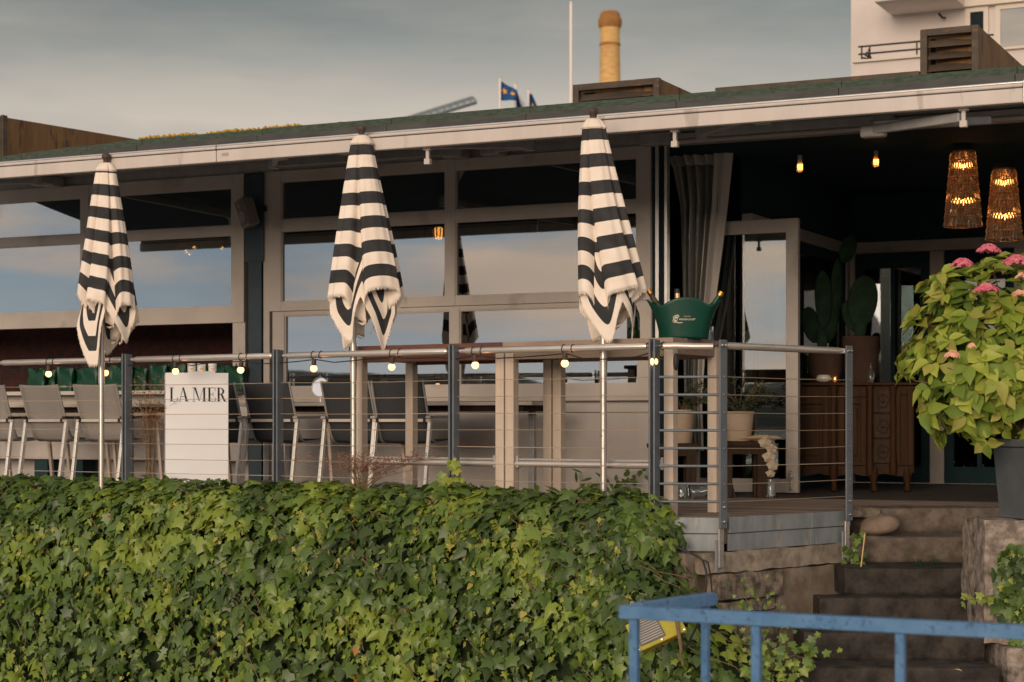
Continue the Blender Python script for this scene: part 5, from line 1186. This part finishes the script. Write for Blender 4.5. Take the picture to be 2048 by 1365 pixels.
# ================================================================== IVY
PAL_IVY = [tuple(q * f for q, f in zip(c, (2.0, 1.68, 1.3))) for c in [(.030, .062, .014), (.042, .085, .018), (.055, .105, .022), (.035, .070, .022), (.070, .125, .026), (.026, .052, .018), (.085, .145, .032), (.048, .092, .030),
           (.105, .165, .030), (.062, .112, .040)
           ]] + [(.22, .27, .035), (.28, .31, .045), (.17, .23, .035), (.36, .33, .06), (.42, .19, .05), (.30, .12, .05)]
IVY_ORDER = sorted(range(10), key=lambda i: PAL_IVY[i][1])
def ivy_items(surf, n, smin, smax, cols, jit, prom=1.0, rnd=random, face=(0, -1, 0)):
    items = []
    for _ in range(n):
        p_, nr = surf(rnd.random(), rnd.random())
        if p_ is None: continue
        h = rnd.uniform(-jit, jit * .9); p_ = p_ + nr * h
        nn = (nr + Vector((rnd.gauss(0, .38), rnd.gauss(0, .38), rnd.gauss(.25, .36)))).normalized()
        tip = Vector((rnd.gauss(0, .55), rnd.gauss(0, .2), -1)) + nr * .3
        sz = smin + (smax - smin) * rnd.random() ** 1.2; ci = rnd.choice(cols)
        if len(cols) >= 10:                                  # darker and lighter patches put shaded depth into the leaf colours
            k_ = mnoise.noise(p_ * 1.9) + .6 * mnoise.noise(p_ * 5.0) + rnd.gauss(0, .18); ci = IVY_ORDER[max(0, min(9, int(5 + 9 * k_)))]
        items.append((p_, leaf_matrix(tip, nn, rnd.gauss(0, .2)), sz, ci, (sz * (1 + 8 * h)) * prom))
    return items
iv = thing('ivy_hedge', 'thick ivy hedge covering the wall below the railing', 'ivy')
S0 = FEN.s(-150, -.35)
def ivy_end(z): return .08 + .10 * min(1, max(0, -z / .1)) + max(0, -z - .25) * .80
def ivy_profile(v):
    pf = [(.02, .045), (-.10, .11), (-.22, .085), (-.32, .0), (-.40, -.16), (-.44, -.45), (-.46, -.80), (-.48, GZ + .02)]
    q = v * (len(pf) - 1); i = min(int(q), len(pf) - 2); f = q - i
    a, b = Vector(pf[i]), Vector(pf[i + 1]); return a.lerp(b, f)
def ivy_surf(u, v):
    pr = ivy_profile(v); z = pr.y; e = ivy_end(z); x = S0 + (e - S0) * u
    bump = .07 * mnoise.noise(Vector((x * 1.7, z * 2.0, 3))) + .035 * mnoise.noise(Vector((x * 4.5, z * 4.5, 9)))
    rd = 1.0
    if e - x < .32: rd = math.sqrt(max(0, 1 - (1 - (e - x) / .32) ** 2)); bump *= rd
    off = pr.x * rd - bump * (1 if v > .12 else .3)
    zt = z + (.05 * mnoise.noise(Vector((x * 2.3, 5, 1))) if v < .5 else 0) - (.10 * (1 - rd) if v < .45 else 0)
    return FEN.w(x, off, zt)
def ivy_pn(u, v):
    v = .0 + v
    e = .004; p_ = ivy_surf(u, v); a = ivy_surf(min(1, u + e), v) - ivy_surf(max(0, u - e), v); b = ivy_surf(u, min(1, v + e)) - ivy_surf(u, max(0, v - e)); n_ = b.cross(a)
    if n_.length < 1e-9: return None, None
    n_.normalize()
    if n_.y > 0.3: n_ = -n_
    return p_, n_
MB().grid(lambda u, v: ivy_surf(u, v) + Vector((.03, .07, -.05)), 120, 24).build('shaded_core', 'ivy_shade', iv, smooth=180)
it = ivy_items(ivy_pn, 8000, .045, .120, list(range(10)), .085)
it += ivy_items(lambda u, v: ivy_pn(u, .0 + .42 * v), 2200, .05, .11, [1, 2, 4, 6, 8, 9, 8], .05)
cl = [(random.random(), random.uniform(.3, 1)) for _ in range(220)]
def young(u, v):
    c = cl[int(u * 219.9)]; return ivy_pn(min(1, max(0, c[0] + random.gauss(0, .010))), min(1, max(0, c[1] + random.gauss(0, .035))))
it += [(p_ + Vector((-.01, -.045, 0)), m_, s, c, pr) for p_, m_, s, c, pr in ivy_items(young, 2200, .028, .056, [10, 11, 12, 12, 10, 13, 8], .02, .5)]
it += ivy_items(lambda u, v: ivy_pn(u, .60 + .40 * v), 2600, .05, .120, list(range(10)), .085)
it += ivy_items(lambda u, v: ivy_pn(.90 + .1 * u, .35 + .65 * v), 1100, .045, .10, list(range(10)), .07)
it += ivy_items(ivy_pn, 80, .04, .075, [14, 15, 13], .045)
random.shuffle(it); nn_ = len(it)
for kd_, a_, b_ in (('ivy', 0, .5), ('ivy_young', .5, .75), ('ivy_long', .75, 1)):
    leaf_cloud(iv, it[int(nn_ * a_):int(nn_ * b_)], kd_, 'leaf_ivy', 100, PAL_IVY, 'ivy_leaves', 'ivy_leaf')
vb = MB()
for _ in range(110):
    u, v = random.random(), random.uniform(.25, .9); P_ = []
    for k_ in range(6):
        p_, n_ = ivy_pn(min(1, u + .006 * k_ * random.uniform(.4, 1)), min(1, v + .018 * k_)); P_.append(p_ + n_ * random.uniform(.035, .075))
    vb.tube(P_, .0028, 5)
stuff(vb.build('vines', 'stem_brown', iv, smooth=60))
# a sprig climbing the railing post
sg = thing('ivy_sprig', 'yellow green ivy sprig climbing the railing post above the hedge', 'ivy', group='loose ivy shoots')
items = []; P_ = [FEN.w(FEN.s(x_, -.14), -.14, FEN.z(x_, y_, -.14)) for x_, y_ in ((900, 1000), (906, 965), (902, 940), (908, 915), (906, 900))]
MB().tube(P_, .003, 5).build('stem', 'stem_brown', sg, smooth=60)
for i in range(26):
    f = random.random() ** 1.6 * 3.99; k_ = int(f); p_ = P_[k_].lerp(P_[k_ + 1], f - k_) + Vector((random.gauss(0, .05) * (1.1 - f / 4), -.02, random.gauss(0, .02)))
    items.append((p_, leaf_matrix(Vector((random.gauss(0, .6), 0, -1)), Vector((random.gauss(0, .4), -1, random.gauss(.3, .3)))), random.uniform(.04, .085) * (1.15 - f / 6), random.choice([10, 11, 12, 8]), random.random()))
leaf_cloud(sg, items, 'ivy', 'leaf_ivy', 26, PAL_IVY, single='ivy_leaf')
# ivy hanging over the pedestal
ip = thing('pedestal_ivy', 'ivy trailing down the rough stone pedestal at the right edge', 'ivy')
def ped(u, v):
    px = 1990 + 90 * u - 40 * math.sin(v * 3.1) * random.random(); py = 1090 + 200 * v
    if (px - 1985) < 38 * (1 - math.sin(min(1, v * 1.3) * 3.1)) : px += 30
    return W(px, py, 11.08 + .03 * random.random()), Vector((0, -1, .1)).normalized()
it = ivy_items(ped, 210, .05, .10, list(range(10)) + [8, 8, 10], .04) + ivy_items(ped, 40, .03, .05, [10, 11, 12], .05)
leaf_cloud(ip, it, 'ivy', 'leaf_ivy', 120, PAL_IVY, 'ivy_leaves', 'ivy_leaf')
def shoot(name, label, pts, n, smin, smax, cols, spread, grp=None, stem=.0025, kind='ivy', cat='weed', leafm='leaf_ivy', pal=PAL_IVY):
    t = thing(name, label, cat, T(*pts[0]), grp); pts = [q - pts[0] for q in pts]; MB().tube(pts, stem, 5).build('stem', 'stem_brown', t, smooth=60); items = []
    for i in range(n):
        f = random.random() * (len(pts) - 1.001); k_ = int(f); p_ = pts[k_].lerp(pts[k_ + 1], f - k_) + Vector((random.gauss(0, spread), random.gauss(0, spread * .6), random.gauss(0, spread)))
        items.append((p_, leaf_matrix(Vector((random.gauss(0, .8), random.gauss(0, .4), random.gauss(-.3, .7))), Vector((random.gauss(0, .5), -1, random.gauss(.5, .4)))), random.uniform(smin, smax), random.choice(cols), random.random()))
    leaf_cloud(t, items, kind, leafm, min(n, 40), pal); return t
shoot('ivy_shoot', 'small ivy shoot reaching from the pedestal towards the steps', [W(1985, 1190, 11.05), W(1960, 1196, 11.05), W(1935, 1200, 11.05), W(1925, 1192, 11.05)], 10, .03, .055, [10, 12, 8], .02, 'loose ivy shoots')
shoot('weed', 'leafy weed growing beside the boulder at the railing post', [W(1712, 1130, 12.1), W(1708, 1095, 12.12), W(1705, 1070, 12.1)], 26, .03, .06, [1, 2, 4, 3], .04, 'weeds by the steps')
for i, px in enumerate((1838, 1872)):
    t = thing('grass_tuft', ('left', 'right')[i] + ' one of two small grass tufts on the second step', 'weed', T(X(px, 11.95), 11.98, -.34), 'grass tufts on the step'); b = MB()
    for _ in range(22):
        a = Vector((random.gauss(0, .02), random.gauss(0, .01), 0)); tip = a + Vector((random.gauss(0, .03), random.gauss(0, .015), random.uniform(.04, .085))); b.add([a, a + Vector((.004, 0, 0)), tip], [(0, 1, 2)])
    stuff(b.build('blades', 'cactus', t))
shoot('weed', 'low leafy weed at the foot of the stone wall behind the blue railing', [W(1520, 1365, 10.6), W(1540, 1330, 10.65), W(1590, 1310, 10.7), W(1630, 1325, 10.7)], 90, .03, .07, [1, 2, 4, 8, 7], .07, 'weeds by the steps')
shoot('weed', 'tangled small leaved weed hanging on the stone wall above the steps', [W(1480, 1180, 11.2), W(1520, 1240, 11.15), W(1530, 1290, 11.0), W(1545, 1340, 10.8)], 130, .018, .035, [1, 2, 4, 3, 12], .07, 'weeds by the steps')
shoot('weed', 'broad leaved weed growing against the wall between the bar table legs', [FAC.w(FAC.s(1175, -.15), -.15, 0), FAC.w(FAC.s(1190, -.15), -.15, .07), FAC.w(FAC.s(1165, -.15), -.15, .10)], 22, .07, .13, [1, 2, 3, 0], .05, 'weeds on the deck', kind='narrow')
shoot('weed', 'bushy weed with a thin arching stem near the corner post', [FAC.w(FAC.s(1235, -.15), -.15, 0), FAC.w(FAC.s(1240, -.15), -.15, .08), FAC.w(FAC.s(1270, -.15), -.15, .16), FAC.w(FAC.s(1300, -.15), -.15, .24)], 34, .04, .075, [1, 2, 3, 0], .05, 'weeds on the deck', kind='ovate')
for i, (px, py, z, c_) in enumerate(((1640, 1262, -.68, 'dry_orange'), (1690, 1258, -.68, 'bamboo'), (1810, 1188, -.51, 'dry_orange'), (1905, 1345, -.85, 'bamboo'), (1610, 1330, -.85, 'dry_orange'))):
    d = depth_on(py, z); V_, F_ = leaf_shape('ovate'); b = MB().add([Vector(q) * .06 for q in V_], F_)
    tag(b.build('fallen_leaf', c_, mtx=T(X(px, d), d, z + .014) @ Matrix.Rotation(i * 1.3, 4, 'Z') @ Matrix.Rotation(R(12), 4, 'X')), ['orange fallen leaf on the step behind the blue rail, left', 'pale fallen leaf beside the orange one on the step', 'orange fallen leaf in the middle of the fourth step', 'pale fallen leaf low down near the right post of the blue rail', 'orange fallen leaf low down beside the leafy weeds'][i], 'leaf', 'fallen leaves on the steps')
tag(MB().tube([W(1722, 1134, 11.85), W(1730, 1068, 12.0)], .0045, 6).build('bamboo_stick', 'bamboo', smooth=60), 'short pale bamboo stick leaning beside the boulder', 'stick')
# dry seed plants by the railing
def dry(name, label, px0, px1, base_py, top_py, off, m, n, spread):
    cx = (px0 + px1) / 2; b0 = FEN.w(FEN.s(cx, off), off, FEN.z(cx, base_py, off)); H = FEN.z(cx, top_py, off) - FEN.z(cx, base_py, off)
    t = thing(name, label, 'plant', T(*b0), 'dry plants by the railing'); st_ = MB(); sd_ = MB()
    for i in range(n):
        a = random.gauss(0, spread); b = random.gauss(0, .05); h = H * random.uniform(.55, 1); tip = Vector((a, b, h)); mid = Vector((a * .35, b * .4, h * .55)); s0 = Vector((random.gauss(0, .02), 0, 0))
        st_.tube([s0, mid, tip], [.003, .002, .001], 4)
        for k_ in range(10):
            q = mid.lerp(tip, random.random()); e = q + Vector((random.gauss(0, .04), random.gauss(0, .03), random.uniform(0, .05))); st_.tube([q, e], .0009, 3, cap=False)
            for _ in range(2): sd_.sphere(e + Vector((random.gauss(0, .006), 0, random.gauss(0, .006))), .0042, nu=5, nv=3)
    stuff(st_.build('stalks', 'stem_brown', t)); stuff(sd_.build('seed_heads', m, t))
dry('dried_plant', 'tall dry orange seed plant left of the white plinth', 270, 330, 975, 742, .03, 'dry_orange', 26, .09)
dry('dried_plant', 'low reddish seed plant at the foot of the middle parasol pole', 640, 800, 980, 905, -.14, 'dry_red', 36, .24)

# ================================================================== PLANTER AND HYDRANGEA
pd_ = 11.45; pc = Vector((X(2078, pd_), pd_, 0))
pt = thing('grey_planter', 'tall square grey planter standing on the stone pedestal', 'planter', T(pc.x, pc.y, .0) @ Matrix.Rotation(R(14), 4, 'Z'))
hp = FAC and (HC + (HY - 878) / F * pd_)
def sq(h, z): return [(-h, -h, z), (h, -h, z), (h, h, z), (-h, h, z)]
MB().hexa(sq(.175, .0), sq(.205, hp - .05)).build('planter_body', 'planter_grey', pt, bev=.008)
MB().hexa(sq(.225, hp - .049), sq(.228, hp)).build('planter_rim', 'planter_grey', pt, bev=.006); MB().hexa(sq(.19, hp + .001), sq(.19, hp + .006)).build('soil', 'soil', pt)
MB().hexa(sq(.185, -.001), sq(.183, .018)).build('planter_foot', 'planter_grey', pt, bev=.004)
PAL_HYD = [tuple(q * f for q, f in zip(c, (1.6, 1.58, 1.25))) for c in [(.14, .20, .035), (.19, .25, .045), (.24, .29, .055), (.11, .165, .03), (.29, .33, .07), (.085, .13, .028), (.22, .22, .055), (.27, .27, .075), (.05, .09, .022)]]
hy = thing('hydrangea', 'large pink hydrangea bush with yellow green leaves in the grey planter', 'bush', T(pc.x, pc.y, hp))
C = W(2035, 698, pd_) - Vector((pc.x, pc.y, hp)); items = []; stb = MB(); rx, ry, rz = .70, .55, .58
def whorl(p_, axis, n, s0, s1, cols, prom):
    axis = axis.normalized(); u_ = axis.orthogonal().normalized(); w_ = axis.cross(u_)
    for k_ in range(n):
        a = 2 * math.pi * k_ / n * 1.0 + random.uniform(-.35, .35) + (k_ % 2) * .4; rad = u_ * math.cos(a) + w_ * math.sin(a); lift = random.uniform(-.15, .7)
        tip = (rad + axis * lift + Vector((0, 0, -.25))).normalized(); nrm = (axis * 1.0 - rad * lift + Vector((0, -.15, .35))).normalized(); sz = random.uniform(s0, s1)
        items.append((p_ - axis * random.uniform(0, .06) + rad * .012, leaf_matrix(tip, nrm, random.gauss(0, .25)), sz, random.choice(cols), prom * sz))
def inside(q): return True
for i in range(370):
    while True:
        d_ = Vector((random.gauss(0, 1), random.gauss(0, 1) - .35, random.gauss(0, 1))).normalized()
        if d_.z > -.92: break
    lump = 1 + .26 * mnoise.noise(d_ * 2.3 + Vector((4, 0, 0))) + .22 * mnoise.noise(d_ * 5.1)
    dep = random.choice([1, 1, 1, .9, .8, .66]) * random.uniform(.93, 1.03)
    p_ = C + Vector((d_.x * rx, d_.y * ry, d_.z * rz)) * lump * dep
    ax_ = (d_ + Vector((0, -.1, .45))).normalized(); cols = [0, 1, 2, 4, 1, 7, 6, 3] if dep > .85 else [3, 5, 5, 8]  # inner leaves use darker greens, shade inside the bush put into colour
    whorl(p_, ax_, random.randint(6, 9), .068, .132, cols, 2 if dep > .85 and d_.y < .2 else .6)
    if i % 3 == 0: stb.tube([Vector((random.gauss(0, .05), random.gauss(0, .05), 0)), C * .5 + p_ * .35 + Vector((0, 0, .02)), p_], [.008, .005, .003], 5)
for pts in ([(1955, 770), (1900, 740), (1850, 705), (1800, 745)], [(1960, 790), (1880, 770), (1830, 762), (1795, 742)], [(1930, 830), (1895, 822), (1880, 840)]):
    P_ = [W(a, b, pd_ - .1) - Vector((pc.x, pc.y, hp)) for a, b in pts]; stb.tube(P_, [.006, .005, .004, .003][:len(P_)], 5); whorl(P_[-1], (P_[-1] - P_[-2]), 6, .06, .10, [1, 2, 0], 1)
stb.build('branches', 'stem_brown', hy, smooth=60)
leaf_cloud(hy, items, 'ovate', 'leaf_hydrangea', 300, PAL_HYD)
def floret_head(px, py, d, rad, m, n, flat=.55):
    c = W(px, py, d) - Vector((pc.x, pc.y, hp)); b = MB()
    for i in range(n):
        a = random.uniform(0, 6.28); q = random.random() ** .6; e = Vector((math.cos(a) * q * rad, math.sin(a) * q * rad * .8, flat * rad * (1 - q * q) + random.uniform(-.006, .006))); n_ = Vector((e.x, e.y - .01, flat * rad * 1.2)).normalized(); u_ = n_.orthogonal().normalized(); w_ = n_.cross(u_); s = random.uniform(.011, .017); f0 = random.uniform(0, 1.5)
        for k_ in range(4):
            t_ = f0 + k_ * math.pi / 2; r_ = u_ * math.cos(t_) + w_ * math.sin(t_); q_ = n_.cross(r_)
            b.add([c + e, c + e + r_ * s * .6 + q_ * s * .5 + n_ * .003, c + e + r_ * s * 1.1 + n_ * .001, c + e + r_ * s * .6 - q_ * s * .5 + n_ * .003], [(0, 1, 2, 3)])
    b.build('flower_head', m, hy)
for px, py, rad, m, n in ((1925, 532, .068, 'petal_pink', 130), (1978, 504, .072, 'petal_pink', 140), (2034, 528, .085, 'petal_pink', 170), (1973, 583, .075, 'petal_pink', 150), (1905, 712, .042, 'petal_pale', 60), (1944, 694, .02, 'petal_pale', 20), (2040, 590, .04, 'petal_pale', 60), (2044, 555, .04, 'petal_pale', 40)):
    floret_head(px, py, pd_ - .52, rad, m, n)

# ================================================================== BEYOND THE ROOF
WB = Frame(X(1702, 28), 28, FAC.a); wbt = thing('white_building', 'white rendered apartment block rising behind the roof on the right', 'building', WB.m)
MB().box(0, 9, 0, 9, GZ, 13).build('wall', 'white_render', wbt)
zl = WB.z(1770, 122, -.9)
bal = MB().box(WB.s(1708, -.9), WB.s(1846, -.9) + 2.2, -.9, -.005, zl - .9, zl).build('balcony', 'white_render', wbt)
MB().box(WB.s(1706, -.9), WB.s(1846, -.9) + 2.3, -.96, -.85, zl + .002, zl + .035).build('coping', 'frame_cream', bal)
g = MB(); zr = zl + .24; xr0, xr1 = WB.s(1716, -.9), WB.s(1846, -.9) + 1
for z in (zl + .13, zr): g.tube([(xr0, -.88, z), (xr1, -.88, z)], .014, 6)
for x in (xr0 + .05, xr0 + .17, xr0 + .86): g.tube([(x, -.88, zl + .03), (x, -.88, zr)], .013, 6)
for k_ in range(5): g.tube([(xr0 + .03 + .03 * k_, -.86, zl + .04 + .04 * k_), (xr0 + .22 - .02 * k_, -.7, zl + .06)], .014, 5)
g.build('balcony_rail', 'iron_dark', bal)
MB().box(WB.s(1752, -.9), WB.s(1905, -.9), -1.0, -.005, WB.z(1800, 2, -.9), WB.z(1800, 2, -.9) + .3).build('upper_balcony', 'white_render', wbt)
xw0, xw1, xw2, xw3 = WB.s(1932), WB.s(1978), WB.s(1992), WB.s(2140); zw0, zw1 = WB.z(1990, 170), WB.z(1990, 12)
for a, b, m_ in ((xw0, xw1, 'dark_void'), (xw2, xw3, 'window_glass')):
    g = MB(); w_ = .07
    g.box(a, a + w_, -.05, -.002, zw0, zw1); g.box(b - w_, b, -.05, -.002, zw0, zw1); g.box(a + w_, b - w_, -.05, -.002, zw1 - w_, zw1); g.box(a + w_, b - w_, -.05, -.002, zw0, zw0 + w_)
    f_ = g.build('window', 'frame_cream', wbt); MB().box(a + w_, b - w_, -.03, -.02, zw0 + w_, zw1 - w_).build('pane', m_, f_)
    if m_ == 'window_glass': MB().box(a + w_, b - w_, -.015, -.003, zw0 + w_, zw1 - w_).build('blind', 'dark_gutter', f_)
MB().box(xw0 - .05, xw3, -.12, -.003, zw1 + .004, zw1 + .22).build('shutter_box', 'frame_cream', wbt)
g = MB(); wl = WB.p(1890, 36, -.01); g.tube([wl, wl + Vector((0, -.15, -.03)), wl + Vector((-.05, -.2, .03))], .018, 6); g.build('wall_bracket', 'iron_dark', wbt)

cd = 150.0; ch = thing('brick_chimney', 'tall yellow brick factory chimney with a darker corbelled crown', 'chimney', T(X(1220, cd), cd, GZ)); pz = lambda py, d: HC + (HY - py) / F * d - GZ; m1 = cd / F
R0, R1_ = 21 * m1, 19.5 * m1
MB().lathe([(R0 * 1.35, 0), (R0, pz(160, cd)), (R1_, pz(90, cd)), (R1_ * 1.04, pz(89, cd))], 28).build('shaft', 'chimney_brick', ch, smooth=40)
MB().lathe([(R1_ * 1.08, pz(92, cd)), (R1_ * 1.08, pz(88, cd))], 28).build('band', 'chimney_dark', ch)
MB().lathe([(R1_ * 1.0, pz(87.5, cd)), (R1_ * 1.0, pz(64, cd)), (R1_ * 1.06, pz(56, cd))], 28).build('neck', 'chimney_brick', ch, smooth=40)
MB().lathe([(R1_ * 1.1, pz(57, cd)), (R1_ * 1.22, pz(50, cd)), (R1_ * 1.22, pz(40, cd)), (R1_ * 1.08, pz(36, cd)), (R1_ * 1.0, pz(28, cd)), (R1_ * .8, pz(24, cd)), (R1_ * .7, pz(26, cd))], 28).build('crown', 'chimney_dark', ch, smooth=40)
fp = 45.0; tag(MB().lathe([(.05, 0), (.034, pz(8, fp)), (.03, pz(7, fp)), (.045, pz(6, fp)), (.03, pz(4, fp)), (.002, pz(3.5, fp))], 12).build('bare_flagpole', 'flagpole_white', mtx=T(X(1142, fp), fp, GZ), smooth=40), 'bare white flagpole left of the brick chimney', 'flagpole')
def flag(label, px, py0, d, pts, folds, emb):
    t = thing('flag', label, 'flag', T(X(px, d), d, GZ), 'blue flags above the roof'); MB().lathe([(.05, 0), (.035, pz(py0, d)), (.06, pz(py0 - 1.5, d)), (.002, pz(py0 - 3, d))], 10).build('pole', 'flagpole_white', t, smooth=40)
    o_ = Vector((X(px, d), d, GZ)); quad = [W(a, b, d) - o_ for a, b in pts]
    def cl_(u, v):
        p_ = quad[0].lerp(quad[1], u).lerp(quad[3].lerp(quad[2], u), v); return p_ + Vector((0, .12 * math.sin(u * folds + v), 0))
    MB().grid(cl_, 24, 14).build('cloth', 'flag_blue', t, smooth=180, solid=.006)
    for (u0, v0, s, m_) in emb:
        b = MB(); k_ = 10
        for i in range(k_):
            a0, a1 = 2 * math.pi * i / k_, 2 * math.pi * (i + 1) / k_; r0, r1 = s * (1 if i % 2 else .5), s * (1 if (i + 1) % 2 else .5); q_ = [cl_(u0, v0), cl_(u0 + r0 * math.cos(a0), v0 + r0 * math.sin(a0)), cl_(u0 + r1 * math.cos(a1), v0 + r1 * math.sin(a1))]; b.add([v_ + Vector((0, -.012, 0)) for v_ in q_], [(0, 1, 2)])
        b.build('emblem', m_, t)
    return t, o_
flag('blue flag with two yellow emblems, leftmost above the roof', 1000, 157, 60, [(1001, 161), (1034, 182), (1034, 203), (1001, 200)], 5, [(.25, .45, .2, 'flag_gold'), (.74, .48, .18, 'flag_gold')])
t, o_ = flag('blue and white flag hanging in the middle of three', 1031, 168, 61, [(1032, 180), (1036, 184), (1046, 224), (1034, 224)], 4, [])
b = MB(); Q = [W(a, c_, 60.9) - o_ for a, c_ in ((1034, 182), (1039, 190), (1060, 226), (1046, 226))]; b.grid(lambda u, v: Q[0].lerp(Q[1], u).lerp(Q[3].lerp(Q[2], u), v) + Vector((0, -.06 * math.sin(u * 4), 0)), 8, 12); b.build('white_fold', 'flag_white', t, smooth=180, solid=.006)
flag('blue flag with one yellow emblem, rightmost above the roof', 1057, 180, 62, [(1058, 184), (1064, 190), (1078, 222), (1060, 222)], 4, [(.45, .7, .22, 'flag_gold')])
kd = 220.0; kr = thing('tower_crane', 'distant grey lattice crane jib above the roof ridge', 'crane', T(X(700, kd), kd, GZ)); o_ = Vector((X(700, kd), kd, GZ)); g = MB()
A0, A1 = W(760, 262, kd) - o_, W(953, 203, kd) - o_; U0, U1 = W(760, 252, kd) - o_, W(945, 194, kd) - o_; n = 14
for a, b_ in ((A0, A1), (U0, U1)): g.tube([a, b_], .14, 5); g.tube([a + Vector((0, 1.2, 0)), b_ + Vector((0, 1.2, 0))], .14, 5)
for i in range(n):
    f, f1 = i / n, (i + 1) / n; g.tube([A0.lerp(A1, f), U0.lerp(U1, f1)], .09, 4); g.tube([U0.lerp(U1, f), A0.lerp(A1, f)], .09, 4); g.tube([A0.lerp(A1, f) + Vector((0, 1.2, 0)), U0.lerp(U1, f1) + Vector((0, 1.2, 0))], .09, 4); g.tube([A0.lerp(A1, f), A0.lerp(A1, f1) + Vector((0, 1.2, 0))], .09, 4)
g.tube([A1, U1], .14, 5); g.build('jib', 'crane_grey', kr)
g = MB()
for dx in (-.7, .7):
    for dy in (0, 1.4): g.tube([(dx, dy, 0), (dx, dy, pz(270, kd))], .12, 5)
for i in range(20): z0, z1 = pz(270, kd) * i / 20, pz(270, kd) * (i + 1) / 20; g.tube([(-.7, 0, z0), (.7, 0, z1)], .07, 4)
g.tube([(-.7, 0, pz(270, kd)), A0], .14, 5); g.tube([(.7, 0, pz(270, kd)), U0], .14, 5); g.build('mast', 'crane_grey', kr)
